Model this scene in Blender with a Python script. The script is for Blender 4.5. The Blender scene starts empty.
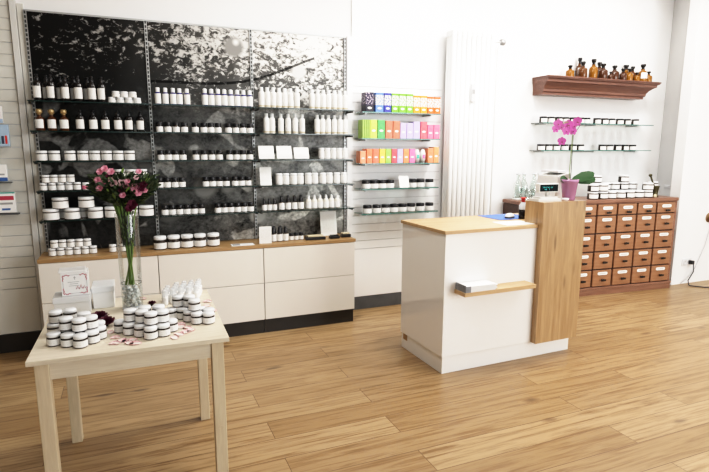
import bpy, bmesh, math, random
from mathutils import Vector, Matrix
random.seed(7)
sc = bpy.context.scene
col = sc.collection
PI = math.pi

# ------------------------------------------------------------------ materials
def new_mat(name):
    m = bpy.data.materials.new(name); m.use_nodes = True
    nt = m.node_tree; b = nt.nodes['Principled BSDF']
    return m, nt, b
def N(nt, t, **kw):
    n = nt.nodes.new(t)
    for k, v in kw.items():
        if k in n.inputs.keys() if hasattr(n.inputs, 'keys') else False: n.inputs[k].default_value = v
        else: setattr(n, k, v)
    return n
def L(nt, a, b): nt.links.new(a, b)
def MATH(nt, op, a, b=None, c=None, clamp=False):
    n = nt.nodes.new('ShaderNodeMath'); n.operation = op; n.use_clamp = clamp
    for i, x in enumerate((a, b, c)):
        if x is None: continue
        if isinstance(x, (int, float)): n.inputs[i].default_value = x
        else: nt.links.new(x, n.inputs[i])
    return n.outputs[0]
def MIX(nt, f, a, b, blend='MIX'):
    n = nt.nodes.new('ShaderNodeMix'); n.data_type = 'RGBA'; n.blend_type = blend
    for s, x in ((n.inputs[0], f), (n.inputs[6], a), (n.inputs[7], b)):
        if isinstance(x, (int, float)): s.default_value = x
        elif isinstance(x, tuple): s.default_value = x if len(x) == 4 else (*x, 1)
        else: nt.links.new(x, s)
    return n.outputs[2]
def RAMP(nt, f, stops):
    n = nt.nodes.new('ShaderNodeValToRGB'); e = n.color_ramp.elements
    while len(e) < len(stops): e.new(0.5)
    for el, (p, c) in zip(e, stops):
        el.position = p; el.color = c if len(c) == 4 else (*c, 1)
    nt.links.new(f, n.inputs[0]); return n.outputs[0]
def OBJ(nt, scale=(1, 1, 1), rot=(0, 0, 0), loc=(0, 0, 0)):
    t = nt.nodes.new('ShaderNodeTexCoord'); mp = nt.nodes.new('ShaderNodeMapping')
    mp.inputs['Scale'].default_value = scale; mp.inputs['Rotation'].default_value = rot; mp.inputs['Location'].default_value = loc
    nt.links.new(t.outputs['Object'], mp.inputs[0]); return mp.outputs[0]
def NOISE(nt, vec, scale=5, detail=3, rough=.5, dist=0.):
    n = nt.nodes.new('ShaderNodeTexNoise'); n.inputs['Scale'].default_value = scale
    n.inputs['Detail'].default_value = detail; n.inputs['Roughness'].default_value = rough; n.inputs['Distortion'].default_value = dist
    nt.links.new(vec, n.inputs['Vector']); return n.outputs['Fac']
def VORO(nt, vec, scale=5, rnd=1.):
    n = nt.nodes.new('ShaderNodeTexVoronoi'); n.inputs['Scale'].default_value = scale; n.inputs['Randomness'].default_value = rnd
    nt.links.new(vec, n.inputs['Vector']); return n.outputs['Distance'], n.outputs['Color']

def plain(name, c, rough=.5, metal=0., var=.04, spec=.5, coat=0.):
    m, nt, b = new_mat(name)
    f = NOISE(nt, OBJ(nt), 9, 3)
    lo = tuple(x * (1 - var) for x in c); hi = tuple(min(1, x * (1 + var)) for x in c)
    L(nt, MIX(nt, f, lo, hi), b.inputs['Base Color'])
    b.inputs['Roughness'].default_value = rough; b.inputs['Metallic'].default_value = metal
    b.inputs['Specular IOR Level'].default_value = spec; b.inputs['Coat Weight'].default_value = coat
    return m
def wood(name, c1, c2, scale=(1, 12, 12), rough=.45, knots=.0, coat=0.):
    m, nt, b = new_mat(name)
    v = OBJ(nt, scale)
    f = NOISE(nt, v, 3, 6, .6, .6)
    g = NOISE(nt, OBJ(nt, tuple(s * 4 for s in scale)), 4, 3)
    c = MIX(nt, RAMP(nt, f, [(.3, (0, 0, 0)), (.7, (1, 1, 1))]), c1, c2)
    c = MIX(nt, MATH(nt, 'MULTIPLY', g, .35), c, tuple(x * .6 for x in c1))
    if knots:
        d, _ = VORO(nt, OBJ(nt, tuple(s * .35 if s > 3 else s for s in scale)), 3.2)
        k = RAMP(nt, d, [(.0, (1, 1, 1)), (.10, (.7, .7, .7)), (.2, (0, 0, 0))])
        c = MIX(nt, MATH(nt, 'MULTIPLY', k, knots), c, tuple(x * .3 for x in c1))
    L(nt, c, b.inputs['Base Color'])
    b.inputs['Roughness'].default_value = rough; b.inputs['Coat Weight'].default_value = coat; b.inputs['Coat Roughness'].default_value = .15
    bp = nt.nodes.new('ShaderNodeBump'); bp.inputs['Strength'].default_value = .08; bp.inputs['Distance'].default_value = .003
    L(nt, f, bp.inputs['Height']); L(nt, bp.outputs[0], b.inputs['Normal'])
    return m
def clear(name, tint=(1, 1, 1), alpha=.15, rough=.03, fres=.8):
    m, nt, b = new_mat(name)
    out = nt.nodes['Material Output']
    tr = nt.nodes.new('ShaderNodeBsdfTransparent'); tr.inputs[0].default_value = (*tint, 1)
    gl = nt.nodes.new('ShaderNodeBsdfGlossy'); gl.inputs['Roughness'].default_value = rough
    lw = nt.nodes.new('ShaderNodeLayerWeight'); lw.inputs[0].default_value = .35
    mx = nt.nodes.new('ShaderNodeMixShader')
    f = MATH(nt, 'ADD', MATH(nt, 'MULTIPLY', lw.outputs['Fresnel'], fres), alpha * .4, clamp=True)
    f = MATH(nt, 'ADD', f, MATH(nt, 'MULTIPLY', NOISE(nt, OBJ(nt), 4, 2), .02), clamp=True)
    L(nt, f, mx.inputs[0]); L(nt, tr.outputs[0], mx.inputs[1]); L(nt, gl.outputs[0], mx.inputs[2])
    L(nt, mx.outputs[0], out.inputs['Surface']); nt.nodes.remove(b)
    return m
def label_mat(name, base=(.84, .83, .81), ink=.2):
    m, nt, b = new_mat(name)
    t = nt.nodes.new('ShaderNodeTexCoord'); s = nt.nodes.new('ShaderNodeSeparateXYZ'); L(nt, t.outputs['Object'], s.inputs[0])
    band = MATH(nt, 'GREATER_THAN', MATH(nt, 'FRACT', MATH(nt, 'MULTIPLY', s.outputs[2], 130.)), .55)
    ns = MATH(nt, 'GREATER_THAN', NOISE(nt, OBJ(nt, (260, 260, 60)), 1, 1), .52)
    f = MATH(nt, 'MULTIPLY', MATH(nt, 'MULTIPLY', band, ns), ink)
    L(nt, MIX(nt, f, base, (.25, .25, .25)), b.inputs['Base Color']); b.inputs['Roughness'].default_value = .6
    return m

M = {}
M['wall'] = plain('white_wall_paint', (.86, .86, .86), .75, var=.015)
M['wall_shade'] = plain('shaded_white_wall_paint', (.62, .615, .605), .8, var=.02)  # white wall with the reveal's shade put into its colour
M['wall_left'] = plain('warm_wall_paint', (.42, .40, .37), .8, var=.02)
M['ceiling'] = plain('ceiling_paint', (.85, .85, .84), .85, var=.01)
M['lacquer'] = plain('cream_gloss_lacquer', (.77, .74, .69), .18, var=.01)
M['lacquer_white'] = plain('white_gloss_lacquer', (.84, .83, .815), .08, var=.008, coat=.5)
M['plinth_black'] = plain('black_plinth', (.025, .022, .02), .35, var=.3)
M['slate'] = plain('slate_skirting', (.10, .105, .11), .5, var=.35)
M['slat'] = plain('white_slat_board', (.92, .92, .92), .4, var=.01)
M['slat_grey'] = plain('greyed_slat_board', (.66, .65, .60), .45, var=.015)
M['groove'] = plain('slat_groove_shadow', (.62, .62, .62), .6)
M['alu'] = plain('brushed_aluminium', (.42, .43, .43), .4, .6)
M['slot'] = plain('dark_slot', (.02, .02, .02), .6)
M['chrome'] = plain('chrome', (.38, .38, .38), .3, .6)
M['radiator'] = plain('radiator_enamel', (.88, .88, .87), .3, var=.01)
M['oak'] = wood('oak_worktop', (.48, .31, .16), (.63, .44, .25), (1.2, 14, 14), .4)
M['oak_edge'] = wood('oak_worktop_warm', (.33, .20, .09), (.45, .29, .14), (1.2, 14, 14), .45)
M['oak_panel'] = wood('oak_panel', (.33, .20, .095), (.54, .365, .20), (11, 11, .8), .28, knots=.6, coat=.25)
M['pine'] = wood('pale_birch', (.66, .585, .46), (.78, .71, .585), (1.2, 16, 16), .5)
M['pine_leg'] = wood('pale_birch_upright', (.60, .50, .35), (.72, .62, .46), (16, 16, 1.2), .5)
M['cherry'] = wood('cherry_wood', (.20, .095, .06), (.31, .165, .11), (1.2, 16, 16), .35)
M['cherry_drawer'] = wood('cherry_drawer', (.26, .125, .065), (.40, .21, .115), (1.5, 14, 14), .3)
M['cherry_dark'] = wood('dark_cherry', (.05, .02, .012), (.09, .04, .02), (1.2, 14, 14), .45)
M['mahogany'] = wood('mahogany_shelf', (.13, .06, .045), (.25, .125, .09), (1.0, 22, 22), .3)
M['label'] = label_mat('printed_white_label')
M['label_plain'] = plain('white_label_paper', (.84, .83, .81), .6, var=.01)
M['card'] = plain('white_card', (.86, .86, .85), .6, var=.01)
M['black_plastic'] = plain('black_plastic', (.012, .012, .014), .35, var=.2)
M['black_glass'] = plain('black_glass', (.010, .008, .008), .12, var=.2)
M['dark_jar'] = plain('dark_glass_jar', (.035, .025, .02), .15, var=.3)
M['amber'] = plain('amber_glass', (.07, .024, .009), .12, var=.3)
M['white_lid'] = plain('white_lid', (.80, .81, .82), .35, var=.01)
M['white_plastic'] = plain('white_plastic', (.84, .83, .81), .4, var=.01)
M['cream_plastic'] = plain('cream_plastic', (.76, .73, .66), .4, var=.01)
M['gold'] = plain('gold_cap', (.52, .38, .20), .35, .5)
M['cobalt'] = plain('cobalt_glass', (.03, .025, .16), .12, var=.15)
M['glass'] = clear('clear_glass', (.84, .89, .87), .25, .05, .6)
M['vase_glass'] = clear('vase_glass', (.965, .98, .97), .10, .02, .55)
M['glass_shelf'] = clear('shelf_glass', (.90, .96, .94), .10)
M['glass_edge'] = plain('green_glass_edge', (.06, .20, .17), .15, var=.2)
M['glass_edge_dark'] = plain('dark_glass_edge', (.012, .03, .028), .15, var=.2)
M['stem'] = plain('green_stem', (.16, .26, .06), .5, var=.3)
M['leaf'] = plain('dark_green_leaf', (.030, .050, .018), .6, var=.5)
M['leaf_orchid'] = plain('orchid_leaf', (.018, .06, .014), .6, var=.4, spec=.2)
M['pink'] = plain('pink_petal', (.80, .40, .50), .6, var=.25)
M['pale_pink'] = plain('pale_pink_petal', (.78, .55, .58), .6, var=.2)
M['magenta'] = plain('magenta_petal', (.52, .10, .36), .5, var=.3)
M['burgundy'] = plain('burgundy_petal', (.10, .006, .03), .6, var=.5)
M['rose_edge'] = plain('rose_pink_edge', (.72, .20, .30), .6, var=.2)
M['pot'] = plain('mauve_ceramic', (.42, .21, .36), .25, var=.03)
M['pot_light'] = plain('pale_ceramic', (.78, .73, .77), .25, var=.02)
M['pebble'] = plain('glass_pebbles', (.80, .82, .80), .4, var=.2)
M['brass'] = plain('dark_brass', (.075, .065, .03), .35, .6, var=.3)
M['iron'] = plain('dark_iron', (.02, .015, .012), .35, .4, var=.3)
M['till'] = plain('beige_till_plastic', (.66, .65, .625), .45, var=.01)
M['lcd'] = plain('black_lcd', (.006, .010, .012), .6, spec=.1)
M['blue_mat'] = plain('blue_mat', (.10, .19, .52), .7, var=.05)
M['red'] = plain('red_plastic', (.60, .04, .025), .4, var=.05)
M['grey_print'] = plain('grey_print', (.35, .35, .35), .7)
M['red_print'] = plain('red_print', (.45, .05, .09), .7)
M['cable'] = plain('dark_cable', (.05, .05, .055), .5)
M['cable_white'] = plain('pale_cable', (.55, .55, .58), .5)
M['socket'] = plain('white_socket', (.70, .70, .71), .4)
M['brown'] = plain('brown_wood_knob', (.28, .17, .09), .5, var=.2)
def frosted(name, c, f):
    m, nt, b = new_mat(name); out = nt.nodes['Material Output']
    tr = nt.nodes.new('ShaderNodeBsdfTransparent'); mx = nt.nodes.new('ShaderNodeMixShader')
    b.inputs['Base Color'].default_value = (*c, 1); b.inputs['Roughness'].default_value = .25
    L(nt, MATH(nt, 'ADD', f, MATH(nt, 'MULTIPLY', NOISE(nt, OBJ(nt), 40, 2), .15)), mx.inputs[0]); L(nt, tr.outputs[0], mx.inputs[1]); L(nt, b.outputs[0], mx.inputs[2]); L(nt, mx.outputs[0], out.inputs['Surface'])
    return m
M['vial_cap'] = frosted('frosted_vial_cap', (.82, .84, .86), .35)
M['foil'] = plain('clear_vial_plastic', (.66, .69, .72), .15, var=.3)
M['magazine'] = plain('grey_magazine_cover', (.22, .23, .25), .4, var=.8)
M['soap'] = plain('cream_soap', (.60, .52, .36), .5)
M['cyan'] = plain('cyan_digits', (.05, .6, .6), .5)
_b = M['cyan'].node_tree.nodes['Principled BSDF']; _b.inputs['Emission Color'].default_value = (.1, .8, .8, 1); _b.inputs['Emission Strength'].default_value = .12

# floor: long oak boards along the wall
m, nt, b = new_mat('oak_floor_boards'); M['floor'] = m
v = OBJ(nt, loc=(.63, .07, 0))
br = nt.nodes.new('ShaderNodeTexBrick'); L(nt, v, br.inputs['Vector'])
br.offset = .37; br.offset_frequency = 2; br.squash = 1.; br.squash_frequency = 3
for k, x in (('Scale', 1.), ('Mortar Size', .0022), ('Mortar Smooth', .3), ('Bias', 0.), ('Brick Width', 1.75), ('Row Height', .19)): br.inputs[k].default_value = x
br.inputs['Color1'].default_value = (0, 0, 0, 1); br.inputs['Color2'].default_value = (1, 1, 1, 1); br.inputs['Mortar'].default_value = (.5, .5, .5, 1)
sep = nt.nodes.new('ShaderNodeSeparateColor'); L(nt, br.outputs['Color'], sep.inputs[0])
tone = sep.outputs[0]
off = nt.nodes.new('ShaderNodeCombineXYZ'); L(nt, MATH(nt, 'MULTIPLY', tone, 37.), off.inputs[0]); L(nt, MATH(nt, 'MULTIPLY', tone, 11.), off.inputs[1])
va = nt.nodes.new('ShaderNodeVectorMath'); va.operation = 'ADD'; L(nt, OBJ(nt, (.75, 13, 1)), va.inputs[0]); L(nt, off.outputs[0], va.inputs[1])
g1 = NOISE(nt, va.outputs[0], 2.6, 8, .68, .5)
g2 = NOISE(nt, OBJ(nt, (3, 110, 1)), 2.5, 4, .6)
c = MIX(nt, tone, (.36, .235, .115), (.53, .375, .21))
c = MIX(nt, RAMP(nt, g1, [(.36, (1., 1., 1.)), (.54, (.0, .0, .0))]), c, (.22, .125, .05))
c = MIX(nt, MATH(nt, 'MULTIPLY', g2, .55), c, (.20, .12, .055))
d, _c = VORO(nt, OBJ(nt, (.9, 2.4, 1), loc=(.3, .1, 0)), 1.9)
dn = MATH(nt, 'ADD', d, MATH(nt, 'MULTIPLY', MATH(nt, 'SUBTRACT', g1, .5), .12))
c = MIX(nt, RAMP(nt, dn, [(.0, (.8, .8, .8)), (.055, (.6, .6, .6)), (.13, (0, 0, 0))]), c, (.09, .05, .025))
c = MIX(nt, MATH(nt, 'MULTIPLY', br.outputs['Fac'], .9), c, (.12, .065, .03))
L(nt, c, b.inputs['Base Color']); b.inputs['Roughness'].default_value = .36; b.inputs['Specular IOR Level'].default_value = .45
bp = nt.nodes.new('ShaderNodeBump'); bp.inputs['Strength'].default_value = .12; bp.inputs['Distance'].default_value = .004; L(nt, g1, bp.inputs['Height']); L(nt, bp.outputs[0], b.inputs['Normal'])

# black and white leaf photograph printed on the display back panel (local x 0..2.4, z 0..1.7)
m, nt, b = new_mat('leaf_photo_print'); M['mural'] = m
t = nt.nodes.new('ShaderNodeTexCoord'); s = nt.nodes.new('ShaderNodeSeparateXYZ'); L(nt, t.outputs['Object'], s.inputs[0])
u, w = s.outputs[0], s.outputs[2]
low = NOISE(nt, OBJ(nt, loc=(.3, 0, .2)), 1.5, 2)
mid = NOISE(nt, OBJ(nt), 5, 4, .6, .6)
leafy = NOISE(nt, OBJ(nt, (1, 1, 1.5), (0, .5, 0)), 15, 4, .66, .9)
tiny = NOISE(nt, OBJ(nt, (1, 1, 1.3), (0, -.4, 0)), 38, 3, .6, .4)
right = MATH(nt, 'MULTIPLY', MATH(nt, 'SUBTRACT', u, .55), .75, clamp=True)
high = MATH(nt, 'MULTIPLY', MATH(nt, 'SUBTRACT', w, .98), 4., clamp=True)
# leaf canopy: flecks, denser and paler away from the dark corner
top = MATH(nt, 'MULTIPLY', MATH(nt, 'SUBTRACT', w, 1.1), 1.1, clamp=True)
thr = MATH(nt, 'SUBTRACT', .615, MATH(nt, 'ADD', MATH(nt, 'MULTIPLY', right, .115), MATH(nt, 'MULTIPLY', MATH(nt, 'MULTIPLY', top, .12), MATH(nt, 'MULTIPLY', u, 1., clamp=True))))
thr = MATH(nt, 'SUBTRACT', thr, MATH(nt, 'MULTIPLY', MATH(nt, 'SUBTRACT', low, .5), .35))
pat = MATH(nt, 'ADD', MATH(nt, 'MULTIPLY', leafy, .7), MATH(nt, 'MULTIPLY', tiny, .3))
fleck = MATH(nt, 'MULTIPLY', MATH(nt, 'SUBTRACT', pat, thr), 11., clamp=True)
canopy = MATH(nt, 'ADD', MATH(nt, 'ADD', .010, MATH(nt, 'MULTIPLY', MATH(nt, 'MULTIPLY', right, mid), .22)), MATH(nt, 'MULTIPLY', fleck, MATH(nt, 'ADD', .34, MATH(nt, 'MULTIPLY', right, .45))))
# mottled ground below
mot = MATH(nt, 'MULTIPLY', MATH(nt, 'SUBTRACT', MATH(nt, 'ADD', MATH(nt, 'MULTIPLY', mid, .6), MATH(nt, 'MULTIPLY', tiny, .4)), .34), 2.2, clamp=True)
ground = MATH(nt, 'ADD', MATH(nt, 'MULTIPLY', right, .03), MATH(nt, 'MULTIPLY', mot, MATH(nt, 'ADD', .075, MATH(nt, 'MULTIPLY', right, .55))))
blob = RAMP(nt, NOISE(nt, OBJ(nt, loc=(2.2, 0, 1)), 3.2, 3, .5, .8), [(.56, (0, 0, 0)), (.60, (1, 1, 1))])
ground = MATH(nt, 'ADD', ground, MATH(nt, 'MULTIPLY', MATH(nt, 'MULTIPLY', blob, tiny), MATH(nt, 'ADD', .38, MATH(nt, 'MULTIPLY', right, .5))))
mx_ = nt.nodes.new('ShaderNodeMix'); mx_.data_type = 'FLOAT'; L(nt, high, mx_.inputs[0]); L(nt, ground, mx_.inputs[2]); L(nt, canopy, mx_.inputs[3])
lum = mx_.outputs[0]
def disc(x, z, r, val, soft=.03):
    global lum
    dd = MATH(nt, 'SQRT', MATH(nt, 'ADD', MATH(nt, 'POWER', MATH(nt, 'SUBTRACT', u, x), 2.), MATH(nt, 'POWER', MATH(nt, 'SUBTRACT', w, z), 2.)))
    f = MATH(nt, 'MULTIPLY', MATH(nt, 'SUBTRACT', r, dd), 1. / soft, clamp=True)
    mx = nt.nodes.new('ShaderNodeMix'); mx.data_type = 'FLOAT'; L(nt, f, mx.inputs[0]); L(nt, lum, mx.inputs[2]); mx.inputs[3].default_value = val; lum = mx.outputs[0]
for a in ((1.44, 1.56, .09, .30), (1.46, 1.60, .035, .9), (1.98, 1.40, .075, .75), (2.06, 1.42, .03, .05), (.73, .64, .07, .15), (.95, .52, .06, .2), (1.17, .45, .10, .28), (1.60, .20, .085, .45), (.88, .25, .09, .16), (1.35, .44, .06, .3)): disc(*a)
# the branch: nearly level, then rising
cv = nt.nodes.new('ShaderNodeFloatCurve'); cp = cv.mapping.curves[0]
pts = [(0., .72), (.33, .745), (.60, .757), (.70, .79), (.80, .845), (.90, .90), (1., .93)]
cp.points[0].location = pts[0]; cp.points[1].location = pts[-1]
for p in pts[1:-1]: cp.points.new(*p)
cv.mapping.update(); L(nt, MATH(nt, 'DIVIDE', u, 2.4), cv.inputs['Value'])
bd = MATH(nt, 'ABSOLUTE', MATH(nt, 'SUBTRACT', MATH(nt, 'DIVIDE', w, 1.7), cv.outputs[0]))
inr = MATH(nt, 'MULTIPLY', MATH(nt, 'LESS_THAN', bd, .006), MATH(nt, 'MULTIPLY', MATH(nt, 'GREATER_THAN', u, .8), MATH(nt, 'LESS_THAN', u, 2.12)))
lum = MATH(nt, 'MULTIPLY', lum, MATH(nt, 'SUBTRACT', 1., MATH(nt, 'MULTIPLY', inr, .85)))
cc = nt.nodes.new('ShaderNodeCombineColor')
L(nt, lum, cc.inputs[0]); L(nt, MATH(nt, 'MULTIPLY', lum, .985), cc.inputs[1]); L(nt, MATH(nt, 'MULTIPLY', lum, .95), cc.inputs[2])
L(nt, cc.outputs[0], b.inputs['Base Color']); b.inputs['Roughness'].default_value = .22; b.inputs['Specular IOR Level'].default_value = .12

def pack_mat(name, colr, style, h):
    m, nt, b = new_mat(name)
    t = nt.nodes.new('ShaderNodeTexCoord'); s = nt.nodes.new('ShaderNodeSeparateXYZ'); L(nt, t.outputs['Object'], s.inputs[0])
    z = MATH(nt, 'DIVIDE', s.outputs[2], h)
    d, c = VORO(nt, OBJ(nt, (1, 1, .8)), 95)
    spk = MATH(nt, 'LESS_THAN', d, .42)
    colr = tuple(x ** 1.3 for x in colr)
    lite = tuple(min(1, .55 + .45 * x) for x in colr)
    if style == 'leafy':
        up = MIX(nt, MATH(nt, 'MULTIPLY', spk, .95), (.74, .74, .72), colr)
        cc = MIX(nt, MATH(nt, 'GREATER_THAN', z, .36), colr, up)
        cc = MIX(nt, MATH(nt, 'GREATER_THAN', z, .88), cc, tuple(x * .9 for x in colr))
    elif style == 'dark':
        cc = MIX(nt, MATH(nt, 'MULTIPLY', spk, MATH(nt, 'GREATER_THAN', z, .38)), colr, (.5, .42, .5))
        cc = MIX(nt, MATH(nt, 'LESS_THAN', z, .33), cc, tuple(x * .4 for x in colr))
    else:
        cc = MIX(nt, MATH(nt, 'MULTIPLY', NOISE(nt, OBJ(nt), 30, 2), .35), colr, lite)
    L(nt, cc, b.inputs['Base Color']); b.inputs['Roughness'].default_value = .45
    return m

# ------------------------------------------------------------------ mesh builder
class MB:
    def __init__(s): s.bm = bmesh.new(); s.mats = []
    def mi(s, m):
        if m not in s.mats: s.mats.append(m)
        return s.mats.index(m)
    def box(s, x0, x1, y0, y1, z0, z1, m, bevel=0., rot=None, piv=None):
        r = bmesh.ops.create_cube(s.bm, size=1.)['verts']
        bmesh.ops.scale(s.bm, vec=(x1 - x0, y1 - y0, z1 - z0), verts=r)
        bmesh.ops.translate(s.bm, vec=((x0 + x1) / 2, (y0 + y1) / 2, (z0 + z1) / 2), verts=r)
        if rot is not None: bmesh.ops.rotate(s.bm, cent=piv or ((x0 + x1) / 2, (y0 + y1) / 2, (z0 + z1) / 2), matrix=rot, verts=r)
        k = s.mi(m); fs = list({f for v in r for f in v.link_faces})
        for f in fs: f.material_index = k
        if bevel:
            es = list({e for v in r for e in v.link_edges})
            o = bmesh.ops.bevel(s.bm, geom=es, offset=bevel, segments=2, profile=.5, affect='EDGES')
            for f in o['faces']: f.material_index = k
        return s
    def lathe(s, prof, m, seg=16, c=(0, 0, 0), a0=0., a1=2 * PI, smooth=True, mat=None):
        """prof: list of (r, z); r == 0 closes on the axis"""
        k = s.mi(m); full = abs(a1 - a0 - 2 * PI) < 1e-6; n = seg if full else seg + 1
        rings = []
        for r, z in prof:
            if r <= 1e-6: rings.append([s.bm.verts.new(s._p((c[0], c[1], c[2] + z), mat))])
            else: rings.append([s.bm.verts.new(s._p((c[0] + r * math.cos(a0 + (a1 - a0) * i / seg), c[1] + r * math.sin(a0 + (a1 - a0) * i / seg), c[2] + z), mat)) for i in range(n)])
        for A, B in zip(rings, rings[1:]):
            for i in range(seg):
                j = (i + 1) % n if full else i + 1
                if len(A) == 1 and len(B) == 1: continue
                vs = [A[0], B[j], B[i]] if len(A) == 1 else ([A[i], A[j], B[0]] if len(B) == 1 else [A[i], A[j], B[j], B[i]])
                try: f = s.bm.faces.new(vs); f.material_index = k; f.smooth = smooth
                except ValueError: pass
        return s
    def _p(s, p, mat): return mat @ Vector(p) if mat is not None else Vector(p)
    def tube(s, pts, r, m, seg=8, caps=True):
        pts = [Vector(p) for p in pts]; k = s.mi(m); rings = []
        rs = r if isinstance(r, (list, tuple)) else [r] * len(pts)
        up = None
        for i, p in enumerate(pts):
            t = (pts[min(i + 1, len(pts) - 1)] - pts[max(i - 1, 0)]).normalized()
            if up is None: up = Vector((0, 0, 1)) if abs(t.z) < .9 else Vector((1, 0, 0))
            a = t.cross(up).normalized(); bb = a.cross(t).normalized(); up = bb
            rings.append([s.bm.verts.new(p + a * rs[i] * math.cos(2 * PI * q / seg) + bb * rs[i] * math.sin(2 * PI * q / seg)) for q in range(seg)])
        for A, B in zip(rings, rings[1:]):
            for q in range(seg):
                f = s.bm.faces.new([A[q], A[(q + 1) % seg], B[(q + 1) % seg], B[q]]); f.material_index = k; f.smooth = True
        if caps:
            for R in (rings[0][::-1], rings[-1]):
                f = s.bm.faces.new(R); f.material_index = k
        return s
    def face(s, pts, m, smooth=False):
        f = s.bm.faces.new([s.bm.verts.new(Vector(p)) for p in pts]); f.material_index = s.mi(m); f.smooth = smooth
        return s
    def prism(s, poly, z0, z1, m, bevel=0):
        k = s.mi(m)
        a = [s.bm.verts.new((x, y, z0)) for x, y in poly]; b_ = [s.bm.verts.new((x, y, z1)) for x, y in poly]; n = len(poly)
        fs = [s.bm.faces.new(a[::-1]), s.bm.faces.new(b_)] + [s.bm.faces.new([a[i], a[(i + 1) % n], b_[(i + 1) % n], b_[i]]) for i in range(n)]
        for f in fs: f.material_index = k
        return s
    def petal(s, c, d, nrm, ln, wd, m, cup=.2, seg=5):
        d = Vector(d).normalized(); nrm = Vector(nrm).normalized(); sd = d.cross(nrm).normalized(); k = s.mi(m); c = Vector(c)
        prof = [(0, .12), (.3, .75), (.62, 1.), (.88, .7), (1., .18)]; rows = []
        for tt, ww in prof:
            rows.append([s.bm.verts.new(c + d * ln * tt + sd * (wd / 2 * ww * q) + nrm * (cup * ln * (tt * tt * .7 + q * q * ww * .25))) for q in (-1, 0, 1)])
        for A, B in zip(rows, rows[1:]):
            for q in (0, 1):
                f = s.bm.faces.new([A[q], A[q + 1], B[q + 1], B[q]]); f.material_index = k; f.smooth = True
        return s
    def mesh(s, name):
        bmesh.ops.recalc_face_normals(s.bm, faces=s.bm.faces)
        me = bpy.data.meshes.new(name); s.bm.to_mesh(me); s.bm.free()
        for mm in s.mats: me.materials.append(mm)
        return me

def link(name, me, parent=None, loc=(0, 0, 0), rz=0.):
    o = bpy.data.objects.new(name, me); col.objects.link(o)
    if parent: o.parent = parent
    o.location = loc; o.rotation_euler = (0, 0, rz)
    return o
def part(name, mb, parent, label=None, loc=(0, 0, 0)):
    o = link(name, mb.mesh(name), parent, loc)
    if label: o['label'] = label
    return o
def tag(o, label, cat, group=None, kind=None):
    o['label'] = label; o['category'] = cat
    if group: o['group'] = group
    if kind: o['kind'] = kind
    return o
def thing(name, label, cat, loc=(0, 0, 0), rz=0., group=None):
    return tag(link(name, None, None, loc, rz), label, cat, group)
def struct(name, mb):
    o = link(name, mb.mesh(name)); o['kind'] = 'structure'; return o

# a kind: name + root mesh + list of (part name, mesh); placed by copying objects that share the meshes
KINDS = {}
def kind(key, name, body, parts):
    if key not in KINDS: KINDS[key] = [name, body().mesh(name), [(n, f().mesh(n)) for n, f in parts], None]
    return key
def put(key, x, y, z, label, cat, group, rz=0.):
    K = KINDS[key]
    if K[3] is None:
        o = link(K[0], K[1]); K[3] = o
        for n, me in K[2]: link(n, me, o)
    else:
        src = K[3]; o = src.copy(); col.objects.link(o)
        for ch in src.children:
            c_ = ch.copy(); col.objects.link(c_); c_.parent = o
    o.location = (x, y, z); o.rotation_euler = (0, 0, rz)
    return tag(o, label, cat, group)

# ------------------------------------------------------------------ product kinds (origin at base, label faces -Y)
FR = (-PI / 2 - 1.75, -PI / 2 + 1.75)
def lab(r, z0, z1, m=None, a=1.75):
    return lambda: MB().lathe([(r, z0), (r, z1)], m or M['label'], 12, a0=-PI / 2 - a, a1=-PI / 2 + a)
def pump_bottle(r, h, body, cap, key):           # broad bottle, rounded shoulder, thin neck, pump
    hb = h * .74
    return kind(key, 'pump_bottle', lambda: MB().lathe([(0, 0), (r * .95, 0), (r, .004), (r, hb * .9), (r * .85, hb * .97), (r * .36, hb * 1.05), (r * .34, hb * 1.1), (0, hb * 1.1)], M[body], 14),
        [('pump_cap', lambda: MB().lathe([(r * .46, hb * 1.04), (r * .46, hb * 1.19), (r * .30, hb * 1.21), (r * .28, h * .95), (r * .36, h * .955), (r * .36, h), (0, h)], M[cap], 10)),
         ('label', lab(r * 1.015, hb * .16, hb * .74, M['label_plain'], a=1.05))])
def dropper_bottle(r, h, body, cap, key, name='dropper_bottle', frac=.56):
    hb = h * frac
    return kind(key, name, lambda: MB().lathe([(0, 0), (r * .95, 0), (r, .003), (r, hb * .92), (r * .8, hb), (r * .45, hb * 1.06), (r * .45, hb * 1.1), (0, hb * 1.1)], M[body], 12),
        [('dropper_cap', lambda: MB().lathe([(r * .68, hb * 1.03), (r * .68, hb * 1.36), (r * .55, hb * 1.40), (r * .52, h * .93), (r * .3, h), (0, h)], M[cap], 10)),
         ('label', lab(r * 1.02, hb * .08, hb * .9, M['label_plain']))])
def small_jar(r, h, body, lid, key, lidh=.34, lz0=.06, lz1=.58, name='jar', lmat=None, la=1.75):
    hb = h * (1 - lidh)
    return kind(key, name, lambda: MB().lathe([(0, 0), (r * .92, 0), (r, .004), (r, hb * .92), (r * .88, hb), (r * .88, hb + .002), (0, hb + .002)], M[body], 16),
        [('lid', lambda: MB().lathe([(0, hb + .001), (r * .97, hb + .001), (r * .985, hb + .004), (r * .985, h - .004), (r * .92, h), (0, h)], M[lid], 16)),
         ('label', lab(r * 1.02, h * lz0, h * lz1, lmat, la))])
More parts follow.
